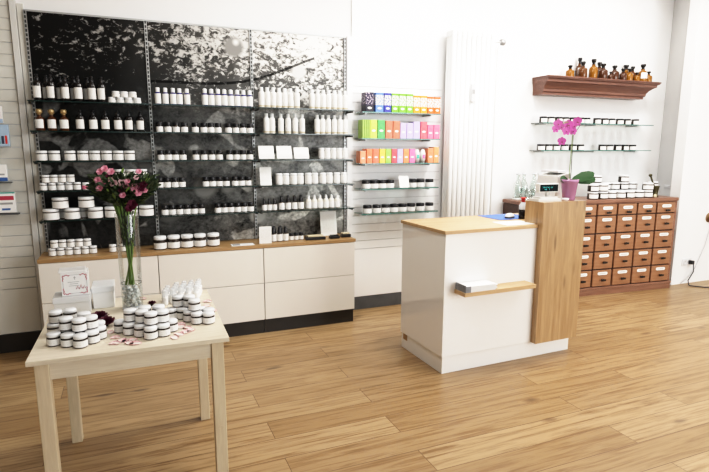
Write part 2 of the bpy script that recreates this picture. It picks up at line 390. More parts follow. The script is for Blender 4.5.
def banded_jar(r, h, key, name='cosmetic_jar', body='white_plastic', lid='white_lid'):   # white jar, dark gap under the lid
    hb = h * .68
    return kind(key, name, lambda: MB().lathe([(0, 0), (r * .95, 0), (r, .004), (r, hb), (r * .8, hb), (r * .8, h * .76), (0, h * .76)], M['dark_jar'], 16),
        [('lid', lambda: MB().lathe([(0, h * .755), (r, h * .755), (r * 1.02, h * .77), (r * 1.02, h * .97), (r * .96, h), (0, h)], M[lid], 16)),
         ('label', lab(r * 1.02, h * .06, hb * .98, a=2.3))])
def flip_bottle(r, h, key):                      # white squeeze bottle with narrower flip cap and cream foot line
    return kind(key, 'lotion_bottle', lambda: MB().lathe([(0, 0), (r * .97, 0), (r, .004), (r, h * .72), (r * .9, h * .77), (r * .6, h * .80), (0, h * .80)], M['white_plastic'], 14),
        [('flip_cap', lambda: MB().lathe([(r * .62, h * .80), (r * .62, h * .985), (r * .55, h), (0, h)], M['white_lid'], 12)),
         ('label', lambda: MB().lathe([(r * 1.015, h * .05), (r * 1.015, h * .12)], M['soap'], 12, a0=FR[0], a1=FR[1]).lathe([(r * 1.015, h * .2), (r * 1.015, h * .66)], M['label'], 12, a0=FR[0], a1=FR[1]))])
def spray_bottle(r, h, key):
    return kind(key, 'spray_bottle', lambda: MB().lathe([(0, 0), (r, .003), (r, h * .58), (r * .75, h * .70), (r * .4, h * .74), (0, h * .74)], M['cream_plastic'], 14),
        [('spray_cap', lambda: MB().lathe([(r * .5, h * .72), (r * .48, h * .90), (r * .25, h), (0, h)], M['white_lid'], 10)),
         ('label', lab(r * 1.02, h * .06, h * .5))])
def stopper_bottle(r, h, key, lab_=False, m='amber'):   # apothecary bottle with a mushroom stopper
    hb = h * .62
    ps = [('stopper', lambda: MB().lathe([(r * .38, hb * 1.16), (r * .34, hb * 1.3), (r * .58, h * .90), (r * .60, h * .97), (r * .5, h), (0, h)], M['black_glass'], 12))]
    if lab_: ps.append(('label', lab(r * 1.02, hb * .35, hb * .85, M['label_plain'], 1.2)))
    return kind(key, 'apothecary_bottle', lambda: MB().lathe([(0, 0), (r * .95, 0), (r, .004), (r, hb * .85), (r * .86, hb * .97), (r * .42, hb * 1.06), (r * .42, hb * 1.17), (r * .5, hb * 1.18), (0, hb * 1.18)], M[m], 14), ps)

ORD = ['first', 'second', 'third', 'fourth', 'fifth', 'sixth', 'seventh', 'eighth', 'ninth', 'tenth', 'eleventh', 'twelfth', 'thirteenth', 'fourteenth']
REF = 'from the radiator'
def row(xs, y, z, key, desc, where, cat, group, left_of_radiator=True, rzv=.25, ref=REF):
    order = sorted(range(len(xs)), key=lambda i: -xs[i] if left_of_radiator else xs[i])
    rank = {i: k for k, i in enumerate(order)}
    for i, x in enumerate(xs):
        rk = rank[i]; o_ = ORD[rk] if not (rk == len(xs) - 1 and rk > 1) else 'last'
        lb = f'{desc}, {o_} {ref}, {where}' if len(xs) > 1 else f'{desc}, {where}'
        put(key, x, y + random.uniform(-.004, .004), z, lb, cat, group, random.uniform(-rzv, rzv) - .15)

# ------------------------------------------------------------------ room
struct('floor', MB().box(-1.6, 9.6, -8.1, .1, -.1, 0, M['floor']))
struct('wall_back', MB().box(-1.6, 7.42, 0, .12, 0, 3.4, M['wall']))
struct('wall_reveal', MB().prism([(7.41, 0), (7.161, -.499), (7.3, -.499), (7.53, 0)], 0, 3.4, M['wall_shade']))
struct('wall_right', MB().box(7.16, 9.7, -.5, -.38, 0, 3.4, M['wall']))
struct('wall_far_side', MB().box(9.55, 9.7, -8.1, -.5, 0, 3.4, M['wall']))
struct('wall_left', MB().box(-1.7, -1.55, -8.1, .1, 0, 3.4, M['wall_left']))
struct('ceiling', MB().box(-1.7, 9.7, -8.1, .12, 3.4, 3.5, M['ceiling']))
wf = MB()
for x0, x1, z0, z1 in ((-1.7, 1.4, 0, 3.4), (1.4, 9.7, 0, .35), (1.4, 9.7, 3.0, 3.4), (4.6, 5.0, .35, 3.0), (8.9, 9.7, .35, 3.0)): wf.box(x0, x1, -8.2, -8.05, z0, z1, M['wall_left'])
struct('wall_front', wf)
for i, (x0, x1) in enumerate(((1.4, 4.6), (5.0, 8.9))):
    w_ = MB().box(x0, x1, -8.16, -8.10, .35, .42, M['lacquer_white']).box(x0, x1, -8.16, -8.10, 2.93, 3.0, M['lacquer_white'])
    for xx in (x0, (x0 + x1) / 2 - .035, x1 - .07): w_.box(xx, xx + .07, -8.16, -8.10, .42, 2.93, M['lacquer_white'])
    win = struct(f'window_{i+1}', w_)
    link('pane', MB().box(x0 + .07, x1 - .07, -8.135, -8.125, .42, 2.93, M['glass']).mesh('pane'), win)
struct('baseboard_back', MB().box(.2, 4.40, -.018, -.0005, 0, .125, M['slate']))
struct('baseboard_left', MB().box(-1.54, .93, -.03, -.0005, 0, .14, M['plinth_black']))
M['strip'] = plain('pale_grey_strip', (.66, .655, .63), .35, var=.02)
tr = MB().box(.905, .945, -.04, -.0005, .125, 2.52, M['strip'], .002); struct('trim_1', tr)
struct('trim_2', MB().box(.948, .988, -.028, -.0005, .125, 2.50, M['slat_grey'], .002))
struct('trim_3', MB().box(3.405, 3.455, -.045, -.0005, .125, 2.47, M['slat'], .002))

# ------------------------------------------------------------------ slat boards
def slat_board(x0, x1, z0, z1, zs, bm_, label, y=-.02):
    t = thing('slat_panel', label, 'slat panel', ((x0 + x1) / 2, 0, z0))
    cx = (x0 + x1) / 2; z = [z0] + sorted(zs) + [z1]
    p = MB(); g = MB()
    for a, b_ in zip(z, z[1:]): p.box(x0 - cx, x1 - cx, y, -.0005, a + .003 - z0, b_ - .003 - z0, bm_)
    for a in zs: g.box(x0 - cx, x1 - cx, y + .009, -.0006, a - .0045 - z0, a + .0045 - z0, M['groove'])
    part('board_panel', p, t); part('groove', g, t, 'shadowed horizontal grooves between the slats')
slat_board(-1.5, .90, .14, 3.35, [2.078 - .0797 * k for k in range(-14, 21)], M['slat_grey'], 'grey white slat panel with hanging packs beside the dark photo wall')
slat_board(3.46, 4.385, .125, 2.06, [2.0 - .0785 * k for k in range(0, 19)], M['slat'], 'white slat panel carrying coloured cartons between photo wall and radiator')
pl = MB().box(3.46, 4.385, -.018, -.0005, 2.062, 3.3, M['slat'], .002)
tag(part('cover_board', pl, None), 'plain white board on the wall above the carton shelves', 'board')

# ------------------------------------------------------------------ photo wall and cabinets
mural = link('photo_panel', MB().box(0, 2.405, -.012, 0, 0, 1.70, M['mural']).mesh('photo_panel'), None, (.989, -.02, .752))
tag(mural, 'black and white leaf photograph panel covering the back of the bottle shelves', 'photo panel')
part('edge_strip', MB().box(-.002, 2.407, -.016, -.0005, 1.70, 1.712, M['alu']), mural, 'thin silver strip along the top edge')
for i, x in enumerate((.997, 1.777, 2.567, 3.385)):
    lb = ['beside the grey slat panel', 'between the flower bay and the middle bay', 'between the middle bay and the radiator-side bay', 'at the white end beside the carton shelves'][i]
    o = thing('shelf_standard', f'silver slotted shelf upright {lb}', 'shelf upright', (x, -.033, .752), 0, 'slotted uprights of the photo wall')
    part('upright', MB().box(-.010, .010, -.014, -.0005, 0, 1.70, M['alu']), o)
    g = MB()
    for k in range(56):
        for sx in (0,): g.box(sx - .0055, sx + .0055, -.0146, -.0135, .03 + k * .03, .05 + k * .03, M['slot'])
    part('slot_row', g, o)
def base_cabinet(x0, x1, label):
    t = thing('base_cabinet', label, 'cabinet', ((x0 + x1) / 2, -.02, 0), 0, 'cream drawer cabinets under the photo wall')
    h = (x1 - x0) / 2
    part('carcass', MB().box(-h + .0005, h - .0005, -.313, -.001, .125, .722, M['lacquer'], .001), t)
    part('plinth', MB().box(-h + .0005, h - .0005, -.30, -.02, .0, .124, M['plinth_black']), t, 'black recessed plinth')
    for z0, z1 in ((.125, .431), (.435, .721)):
        part('drawer', MB().box(-h + .002, h - .002, -.334, -.3135, z0, z1, M['lacquer'], .0015), t)
base_cabinet(.968, 1.752, 'cream two-drawer cabinet behind the flower table')
base_cabinet(1.754, 2.553, 'cream two-drawer cabinet under the middle bay of jars')
base_cabinet(2.555, 3.352, 'cream two-drawer cabinet ending beside the carton shelves')
wt = link('worktop', MB().box(0, 2.394, -.338, 0, 0, .026, M['oak_edge'], .002).mesh('worktop'), None, (.966, -.019, .7235))
tag(wt, 'long brown wooden worktop running over the cream drawer cabinets', 'worktop')
WT = .7505

SHZ = [1.838, 1.634, 1.424, 1.215, 1.003]
BAYS = [(.985, 1.765, 'behind the flowers'), (1.789, 2.555, 'of the middle bay'), (2.579, 3.398, 'of the radiator-side bay')]
LEVEL = ['top shelf', 'second shelf', 'third shelf', 'fourth shelf', 'lowest shelf']
def glass_shelf(x0, x1, y0, y1, z, label, group, edge, brk, th=.008, bm_='alu'):
    t = thing('glass_shelf', label, 'glass shelf', ((x0 + x1) / 2, y1, z), 0, group)
    h = (x1 - x0) / 2; d = y0 - y1
    p = MB().box(-h, h, d + .0015, 0, -th, 0, M['glass_shelf'])
    part('glass_pane', p, t)
    part('front_edge', MB().box(-h, h, d - .001, d + .0014, -th, 0, M[edge]), t, 'green glass edge')
    for bx in brk:
        part('bracket', MB().prism([(bx - .004 - (x0 + x1) / 2, 0), (bx + .004 - (x0 + x1) / 2, 0), (bx + .004 - (x0 + x1) / 2, d * .85), (bx - .004 - (x0 + x1) / 2, d * .85)], -th - .014, -th - .0005, M[bm_]), t)
for bi, (x0, x1, nm) in enumerate(BAYS):
    for li, z in enumerate(SHZ):
        glass_shelf(x0, x1, -.23, -.05, z, f'dark glass {LEVEL[li]} {nm}', 'glass shelves of the photo wall', 'glass_edge_dark', (x0 + .006, x1 - .006), bm_='plinth_black')
def W(li, bi): return f'{LEVEL[li]} {BAYS[bi][2]}'
Y = -.16
# --- bay behind the flowers
pump_bottle(.030, .180, 'black_glass', 'black_plastic', 'pump_black')
row([1.046, 1.129, 1.217, 1.300, 1.388], Y, SHZ[0], 'pump_black', 'black pump bottle, front row', W(0, 0), 'bottle', 'black pump bottles')
row([1.450], Y - .005, SHZ[0], 'pump_black', 'black pump bottle beside the white jar pyramid', W(0, 0), 'bottle', 'black pump bottles')
row([1.095, 1.182, 1.268, 1.355], Y + .066, SHZ[0], 'pump_black', 'black pump bottle half hidden, back row', W(0, 0), 'bottle', 'black pump bottles')
small_jar(.027, .042, 'white_plastic', 'white_lid', 'tiny_white', .36, name='small_jar')
row([1.512, 1.569, 1.626, 1.683], Y, SHZ[0], 'tiny_white', 'small white jar, bottom of pyramid', W(0, 0), 'jar', 'white jars in a small pyramid')
row([1.541, 1.598, 1.655], Y, SHZ[0] + .0425, 'tiny_white', 'small white jar, top of pyramid', W(0, 0), 'jar', 'white jars in a small pyramid')
stopper_bottle(.030, .150, 'amber_gold'); KINDS['amber_gold'][0] = 'amber_bottle'
KINDS['amber_gold'][2] = [('stopper', MB().lathe([(.012, .10), (.012, .118), (.021, .122), (.021, .142), (.016, .15), (0, .15)], M['gold'], 12).mesh('stopper')), ('label', lab(.0306, .018, .078, M['label'], 1.2)().mesh('label'))]
row([1.041, 1.115, 1.192], Y, SHZ[1], 'amber_gold', 'amber bottle with gold cap', W(1, 0), 'bottle', 'amber bottles with gold caps')
pump_bottle(.031, .150, 'black_glass', 'black_plastic', 'black_round')
row([1.296, 1.379, 1.459, 1.542, 1.618, 1.698], Y, SHZ[1], 'black_round', 'black bottle with square white label', W(1, 0), 'bottle', 'black labelled bottles')
banded_jar(.036, .072, 'banded')
row([1.032, 1.111, 1.210, 1.293, 1.371, 1.450, 1.528, 1.606], Y, SHZ[2], 'banded', 'white cosmetic jar', W(2, 0), 'jar', 'white cosmetic jars in a row')
banded_jar(.025, .055, 'banded_s')
row([1.024, 1.080, 1.133, 1.186, 1.239], Y, SHZ[3], 'banded_s', 'small white jar in the lower layer', W(3, 0), 'jar', 'small white jars stacked two high')
row([1.043, 1.095, 1.148, 1.201], Y, SHZ[3] + .0555, 'banded_s', 'small white jar stacked on others', W(3, 0), 'jar', 'small white jars stacked two high')
small_jar(.0235, .052, 'white_plastic', 'white_lid', 'orange_label', .3, .1, .6, 'small_jar', M['rose_edge'])
row([1.295, 1.345], Y, SHZ[3], 'orange_label', 'white jar with reddish label', W(3, 0), 'jar', 'jars with reddish labels')
banded_jar(.037, .072, 'tin', 'large_jar')
row([1.530, 1.607, 1.684], Y, SHZ[3], 'tin', 'large white jar in lower layer', W(3, 0), 'jar', 'large jars behind the bouquet')
row([1.530, 1.607, 1.684], Y, SHZ[3] + .0725, 'tin', 'large white jar stacked on top', W(3, 0), 'jar', 'large jars behind the bouquet')
banded_jar(.052, .080, 'banded_l', 'large_jar')
row([1.056, 1.191, 1.344], Y, SHZ[4], 'banded_l', 'wide white jar in front', W(4, 0), 'jar', 'wide white jars')
row([1.460, 1.585, 1.698], Y, SHZ[4], 'banded_l', 'wide white jar past the bouquet', W(4, 0), 'jar', 'wide white jars')
row([1.120, 1.289], Y, SHZ[4] + .0805, 'banded_l', 'wide white jar stacked on others', W(4, 0), 'jar', 'wide white jars')
row([1.122, 1.268], Y + .072, SHZ[4], 'tin', 'white jar behind wide jars', W(4, 0), 'jar', 'white jars behind the wide ones')
row([1.049, 1.102, 1.155, 1.208, 1.261, 1.314], -.22, WT, 'banded_s', 'small jar, lower layer', 'worktop behind the boxes', 'jar', 'small jars stacked on the worktop')
row([1.065, 1.118, 1.172, 1.225, 1.278], -.22, WT + .0555, 'banded_s', 'small jar, upper layer', 'worktop behind the boxes', 'jar', 'small jars stacked on the worktop')
row([1.445, 1.520], -.22, WT, 'banded_s', 'small jar behind the glass vase', 'on the worktop', 'jar', 'small jars behind the vase')
# --- middle bay
dropper_bottle(.022, .123, 'cobalt', 'white_lid', 'cobalt', 'spray_bottle', .72)
row([1.829, 1.884, 1.938, 1.985, 2.040], Y, SHZ[0], 'cobalt', 'cobalt blue bottle with white cap', W(0, 1), 'bottle', 'cobalt blue bottles')
dropper_bottle(.0235, .132, 'cobalt', 'white_lid', 'dark_white', 'serum_bottle', .70)
row([2.172, 2.222, 2.272, 2.321, 2.371, 2.421, 2.471, 2.521], Y, SHZ[0], 'dark_white', 'white labelled serum bottle', W(0, 1), 'bottle', 'white labelled serum bottles')
small_jar(.0258, .076, 'black_glass', 'black_plastic', 'oil', .34, .04, .55, 'oil_bottle', M['label_plain'])
for li, xs in ((1, [1.829, 1.889, 1.948, 2.009, 2.089, 2.155, 2.209, 2.264, 2.343, 2.401, 2.459, 2.515]), (2, [1.827, 1.880, 1.933, 1.988, 2.084, 2.146, 2.207, 2.265, 2.345, 2.398, 2.453, 2.508]),
               (3, [1.809, 1.862, 1.917, 1.971, 2.149, 2.203, 2.257, 2.311, 2.380, 2.433, 2.486]), (4, [1.833, 1.888, 1.943, 1.998, 2.053, 2.108, 2.236, 2.288, 2.341, 2.395, 2.448, 2.501])):
    row(xs, Y, SHZ[li], 'oil', 'short black-lidded bottle', W(li, 1), 'bottle', 'short black-lidded bottles of the middle bay')
small_jar(.0465, .102, 'dark_jar', 'white_lid', 'big_jar', .26, .08, .52, 'large_jar')
row([1.780, 1.880, 1.978, 2.076, 2.180], -.24, WT, 'big_jar', 'dark jar with white lid', 'worktop under the middle bay', 'jar', 'large dark jars with white lids')
# --- radiator-side bay
flip_bottle(.0236, .160, 'lotion')
row([2.616, 2.664, 2.712, 2.760, 2.809, 2.857, 2.912], Y, SHZ[0], 'lotion', 'tall white lotion bottle, wider group', W(0, 2), 'bottle', 'tall white lotion bottles')
row([3.040, 3.090, 3.140, 3.190, 3.240, 3.290, 3.340], Y, SHZ[0], 'lotion', 'white lotion bottle, end group', W(0, 2), 'bottle', 'tall white lotion bottles')
row([2.650, 2.698, 2.772, 2.832, 2.893, 2.952], Y, SHZ[1], 'lotion', 'tall white lotion bottle, wider group', W(1, 2), 'bottle', 'tall white lotion bottles')
row([3.085, 3.134, 3.184, 3.240, 3.290, 3.340], Y, SHZ[1], 'lotion', 'white lotion bottle, end group', W(1, 2), 'bottle', 'tall white lotion bottles')
# leaning white soap packs
for i, (x, lb) in enumerate(((2.635, 'leaning beside the upright'), (2.785, 'leaning in the middle of three'), (2.932, 'beside the white tubs'))):
    t = thing('leaning_pack', f'flat white pack {lb}, {W(2, 2)}', 'pack', (x, -.10, SHZ[2]), -.05, 'flat white packs')
    R_ = Matrix.Rotation(-.35, 3, 'X')
    part('sleeve', MB().box(-.062, .066, -.012, .0, .003, .116 - .014 * (i == 2), M['card'], .004, R_, (0, 0, 0)), t)
    part('fold', MB().box(-.062, .066, -.0145, -.0125, .02, .042, M['label'], 0, R_, (0, 0, 0)), t)
    t.location.y = -.195
small_jar(.0255, .096, 'white_plastic', 'white_lid', 'cup', .22, .1, .7, 'white_cup')
row([3.120, 3.174, 3.228, 3.282, 3.336], Y, SHZ[2], 'cup', 'tall white tub', W(2, 2), 'tub', 'tall white tubs on the third shelf')
t = thing('leaning_card', 'white price card leaning at the end of the fourth shelf', 'card', (2.632, -.175, SHZ[3]), -.05)
part('card_sheet', MB().box(-.047, .047, -.003, 0, 0, .150, M['card'], 0, Matrix.Rotation(-.2, 3, 'X'), (0, 0, 0)), t)
part('print', MB().box(-.036, .036, -.0036, -.0031, .03, .13, M['label'], 0, Matrix.Rotation(-.2, 3, 'X'), (0, 0, 0)), t)
small_jar(.029, .095, 'white_plastic', 'white_lid', 'tub', .22, .1, .7, 'white_tub')
row([2.745, 2.805, 2.870, 2.930, 2.999, 3.060, 3.130, 3.190, 3.259, 3.325], Y, SHZ[3], 'tub', 'wide white tub', W(3, 2), 'tub', 'wide white tubs on the fourth shelf')
dropper_bottle(.0205, .100, 'dark_jar', 'black_plastic', 'drop_s')
row([2.614, 2.658, 2.702], Y, SHZ[4], 'drop_s', 'small dark dropper bottle', W(4, 2), 'bottle', 'dark dropper bottles')
dropper_bottle(.0245, .122, 'dark_jar', 'black_plastic', 'drop_m')
row([2.762, 2.819, 2.876, 2.933], Y, SHZ[4], 'drop_m', 'larger dropper bottle with white label', W(4, 2), 'bottle', 'dark dropper bottles')
spray_bottle(.0245, .118, 'spray')
row([3.001, 3.053, 3.106, 3.159, 3.211, 3.264], Y, SHZ[4], 'spray', 'white spray bottle with pointed cap', W(4, 2), 'bottle', 'white spray bottles')
t = thing('standing_card', 'small white card standing at the worktop front edge', 'card', (2.585, -.30, WT), -.08)
part('card_sheet', MB().box(-.05, .05, -.004, 0, 0, .140, M['card'], .001), t); part('print', MB().box(-.038, .038, -.0046, -.0041, .03, .12, M['label']), t)
part('foot', MB().box(-.05, .05, .0, .03, 0, .004, M['card']), t)
row([2.668, 2.720, 2.772], -.235, WT, 'drop_m', 'dropper bottle behind the small card', 'front row on worktop', 'bottle', 'dropper bottles on the worktop')
row([2.690, 2.744], -.172, WT, 'drop_m', 'dropper bottle behind the small card', 'back row on worktop', 'bottle', 'dropper bottles on the worktop')
small_jar(.0195, .062, 'dark_jar', 'black_plastic', 'mini', .38, .06, .58, 'small_bottle', M['label_plain'])
row([2.826, 2.868, 2.911], -.22, WT, 'mini', 'small black-capped bottle', 'worktop beside the soap tray', 'bottle', 'small bottles beside the soap tray')
def tray(x, y, w, d, h, label, top, rz=-.05):
    t = thing('soap_dish', label, 'soap dish', (x, y, WT), rz, 'black soap dishes')
    part('dish', MB().box(-w / 2, w / 2, -d / 2, d / 2, .0, h, M['black_plastic'], .004), t)
    if top: part('soap', MB().box(-w / 2 * .82, w / 2 * .82, -d / 2 * .7, d / 2 * .7, h + .0003, h + .015, M['soap'], .005), t, 'cream soap bar')
    else: part('lid', MB().box(-w / 2 * .8, w / 2 * .8, -d / 2 * .7, d / 2 * .7, h + .0003, h + .008, M['black_glass'], .002), t)
tray(3.025, -.255, .17, .075, .022, 'long black tray of cream soap at the worktop front', True)
tray(3.197, -.262, .085, .06, .022, 'plain black dish beside the leaning white sign', False)
tray(3.312, -.235, .085, .06, .026, 'black dish with cream soap at the worktop end', True)
t = thing('leaning_sign', 'white printed sign leaning on the photo wall above the worktop', 'sign', (3.200, -.125, WT), -.03)
R_ = Matrix.Rotation(-.17, 3, 'X')
part('sign_sheet', MB().box(-.075, .075, -.004, 0, .001, .218, M['card'], 0, R_, (0, 0, 0)), t); part('print', MB().box(-.055, .055, -.0047, -.0042, .03, .19, M['label'], 0, R_, (0, 0, 0)), t)
t = thing('leaflet', 'flat white leaflet lying on the worktop under the middle bay', 'leaflet', (2.40, -.29, WT), -.03)
part('sheet', MB().box(-.09, .09, -.045, .045, .0, .003, M['card']), t); part('print', MB().box(-.08, -.02, -.035, .035, .0031, .0036, M['grey_print']), t)

# ------------------------------------------------------------------ carton shelves beside the radiator
SZ = [1.830, 1.603, 1.386, 1.160, .938]
for li, z in enumerate(SZ):
    glass_shelf(3.482, 4.268, -.20, -.022, z, f'green-edged glass {LEVEL[li]} on the white slat panel', 'glass shelves of the carton display', 'glass_edge', (3.53, 4.18))
def SW(li): return f'{LEVEL[li]} beside the radiator'
def carton(key, w, d, h, colr, style, emblem=True):
    m_ = pack_mat('carton_' + key, colr, style, h)
    def em():
        b_ = MB(); n = 12; z = h * (.2 if style != 'solid' else .42)
        b_.bm.faces.new([b_.bm.verts.new((math.cos(2 * PI * i / n) * w * .28, -d / 2 - .0006, z + math.sin(2 * PI * i / n) * h * .06)) for i in range(n)]).material_index = b_.mi(M['card']); return b_
    ps = [('emblem', em)] if emblem else []
    ps.append(('top_flap', lambda: MB().box(-w / 2 + .001, w / 2 - .001, -d / 2 + .001, d / 2 - .001, h, h + .001, M['card'])))
    return kind(key, 'carton', lambda: MB().box(-w / 2, w / 2, -d / 2, d / 2, 0, h, m_, .0012), ps)
def cartons(spec, li, h, d=.10, y=-.135):
    for i, (x, w, cname, colr, style, hh, lb) in enumerate(spec):
        k = carton(f'{li}_{cname.replace(" ", "_")}_{round(w,3)}_{hh}', w, d, h * hh, colr, style)
        put(k, x, y, SZ[li], f'{lb}, {SW(li)}', 'carton', f'cartons on the {LEVEL[li]}', random.uniform(-.02, .02))
PUR = (.05, .035, .10); LBL = (.22, .36, .75); BLU = (.10, .11, .50); GRN = (.30, .62, .09); YOR = (.85, .42, .06); ORA = (.85, .24, .05)
cartons([(3.560, .075, 'purple', PUR, 'dark', 1, 'dark purple carton with pale pattern'), (3.655, .075, 'light blue', LBL, 'leafy', 1, 'light blue and white carton'), (3.735, .066, 'blue', BLU, 'leafy', 1, 'deep blue and white carton'),
         (3.807, .068, 'green', GRN, 'leafy', 1, 'green and white carton beside the deep blue one'), (3.880, .068, 'green', GRN, 'leafy', 1, 'middle one of three green and white cartons'), (3.953, .068, 'green', GRN, 'leafy', 1, 'green and white carton beside an amber one'),
         (4.026, .068, 'amber', YOR, 'leafy', .94, 'amber carton beside the green ones'), (4.098, .068, 'amber', YOR, 'leafy', .94, 'amber carton between amber and orange ones'), (4.170, .066, 'orange', ORA, 'leafy', .9, 'orange carton touching an amber one'), (4.239, .064, 'orange', ORA, 'leafy', .9, 'orange carton at the radiator end')], 0, .165)
LIM = (.58, .72, .08); GR2 = (.06, .50, .10); RUS = (.66, .20, .07); LAV = (.58, .50, .80); RED = (.82, .12, .17); PNK = (.85, .18, .34)
cartons([(3.600, .068, 'lime', LIM, 'solid', 1, 'lime green carton'), (3.674, .070, 'green', GR2, 'solid', 1, 'bright green carton between lime and rust ones'), (3.751, .070, 'rust', RUS, 'solid', .96, 'rust orange carton beside the bright green one'), (3.824, .068, 'rust', RUS, 'solid', .96, 'rust orange carton beside a lavender one'),
         (3.893, .062, 'lavender', LAV, 'solid', .86, 'lavender carton beside a rust one'), (3.960, .062, 'lavender', LAV, 'solid', .86, 'middle one of three lavender cartons'), (4.029, .068, 'lavender tall', LAV, 'solid', .95, 'taller lavender carton beside the red one'), (4.103, .068, 'red', RED, 'solid', .95, 'coral red carton between lavender and pink'),
         (4.174, .062, 'pink', PNK, 'solid', .80, 'hot pink carton beside the coral red one'), (4.240, .062, 'pink', PNK, 'solid', .80, 'hot pink carton at the radiator end')], 1, .160)
k = carton('1_lime_slim', .0135, .10, .160, (.42, .62, .10), 'solid', False)
for i in range(4): put(k, 3.500 + i * .0180, -.135, SZ[1], f'slim lime carton in the upright row, {ORD[3-i]} {REF}, second shelf', 'carton', 'slim lime cartons', 0)
PEA = (.85, .36, .18); YEL = (.88, .66, .05); TEA = (.10, .55, .42)
cartons([(3.500, .052, 'peach', PEA, 'solid', .85, 'peach carton at the photo wall end'), (3.562, .058, 'orange a', ORA, 'solid', 1, 'taller orange carton beside the peach one'), (3.625, .058, 'orange red', (.85, .2, .07), 'solid', 1, 'orange red carton beside the yellow one'), (3.688, .056, 'yellow', YEL, 'solid', 1, 'yellow carton'), (3.748, .054, 'green', (.36, .66, .06), 'solid', 1, 'grass green carton'),
         (3.806, .054, 'crimson', (.72, .05, .10), 'solid', 1, 'crimson carton'), (3.866, .056, 'lavender', LAV, 'solid', 1, 'lavender carton'), (3.927, .056, 'orange b', (.85, .32, .08), 'solid', 1, 'orange carton between lavender and pink'), (3.990, .058, 'pink', (.85, .2, .45), 'solid', 1, 'bright pink carton'),
         (4.182, .058, 'orange c', (.85, .3, .1), 'solid', 1.05, 'orange carton beside the white tubes'), (4.242, .054, 'orange d', (.85, .36, .1), 'solid', 1.15, 'tallest orange carton at the radiator end')], 2, .126)
for x, mm, lb in ((4.055, TEA, 'white tube with teal emblem between pink and pink-marked'), (4.116, (.8, .2, .45), 'white tube with pink emblem beside the orange cartons')):
    em = plain('tube_emblem_' + lb[16:20], mm, .5)
    o = tag(part('cream_tube', MB().lathe([(0, 0), (.020, 0), (.021, .02), (.025, .022), (.026, .085), (.014, .122), (0, .122)], M['white_plastic'], 14), None), lb + ', third shelf', 'tube', 'white tubes among the cartons')
    o.location = (x, -.15, SZ[2]); link('emblem', MB().lathe([(.0264, .04), (.0264, .075)], em, 6, a0=-PI/2 - .5, a1=-PI/2 + .5).mesh('emblem'), o)
small_jar(.0395, .074, 'white_plastic', 'black_plastic', 'cream_black', .40, .06, .56, 'cream_jar', M['label_plain'])
row([3.545, 3.625, 3.705, 3.785], -.145, SZ[3], 'cream_black', 'black-lidded white jar, front row', SW(3), 'jar', 'black-lidded white jars on the slat panel')
row([3.585, 3.665], -.066, SZ[3], 'cream_black', 'black-lidded white jar, back row', SW(3), 'jar', 'black-lidded white jars on the slat panel')
row([4.015, 4.100, 4.200], -.145, SZ[3], 'cream_black', 'black-lidded white jar past the card', SW(3), 'jar', 'black-lidded white jars on the slat panel')
row([4.055, 4.150], -.066, SZ[3], 'cream_black', 'black-lidded white jar behind past the card', SW(3), 'jar', 'black-lidded white jars on the slat panel')
t = thing('folded_card', 'folded white card between the black-lidded jars beside the radiator', 'card', (3.908, -.17, SZ[3]), 0)
part('front_leaf', MB().box(-.05, .05, -.002, 0, 0, .11, M['card']), t); part('rear_leaf', MB().box(-.05, .05, .0, .002, 0, .11, M['card'], 0, Matrix.Rotation(-.3, 3, 'X'), (0, 0, .11)), t)
row([3.560, 3.655, 3.745, 3.832, 3.918, 4.005, 4.105, 4.205], -.145, SZ[4], 'cream_black', 'black-lidded white jar', SW(4), 'jar', 'black-lidded white jars on the slat panel')

# ------------------------------------------------------------------ radiator
R0, R1, RZ0, RZ1 = 4.385, 4.865, .12, 2.585
t = thing('column_radiator', 'tall white column radiator between the carton shelves and the till counter', 'radiator', (R0, -.05, 0))
n = 9; pitch = (R1 - R0) / n
for i in range(n):
    x = (i + .5) * pitch; b_ = MB()
    for yy in (-.105, -.065, -.025):
        b_.tube([(x, yy, RZ0 + .04), (x, yy, RZ1 - .04)], .0235, M['radiator'], 12)
    b_.box(x - .025, x + .025, -.125, -.005, RZ1 - .06, RZ1, M['radiator'], .016); b_.box(x - .025, x + .025, -.125, -.005, RZ0, RZ0 + .06, M['radiator'], .016)
    part('radiator_section', b_, t)
part('valve', MB().tube([(R1 - R0, -.065, 2.52), (R1 - R0 + .10, -.065, 2.52)], .009, M['radiator']).lathe([(0, 0), (.028, .004), (.031, .035), (.024, .052), (0, .052)], M['chrome'], 12, mat=Matrix.Translation((R1 - R0 + .09, -.065, 2.52)) @ Matrix.Rotation(PI / 2, 4, 'Y')), t, 'chrome valve at the upper corner')
part('pipe', MB().tube([(R1 - R0 + .085, -.065, 2.52), (R1 - R0 + .085, -.045, 2.45), (R1 - R0 + .085, -.04, 2.3), (R1 - R0 + .085, -.04, .0)], .008, M['radiator']), t)
part('heat_meter', MB().box(.212, .252, -.150, -.124, 1.95, 2.11, M['socket'], .004).box(.217, .247, -.1515, -.1495, 2.02, 2.06, M['grey_print']), t, 'small grey heat cost meter')
for fx in (.05, R1 - R0 - .05): part('foot', MB().box(fx - .02, fx + .02, -.09, -.03, 0, .13, M['radiator'], .003), t)

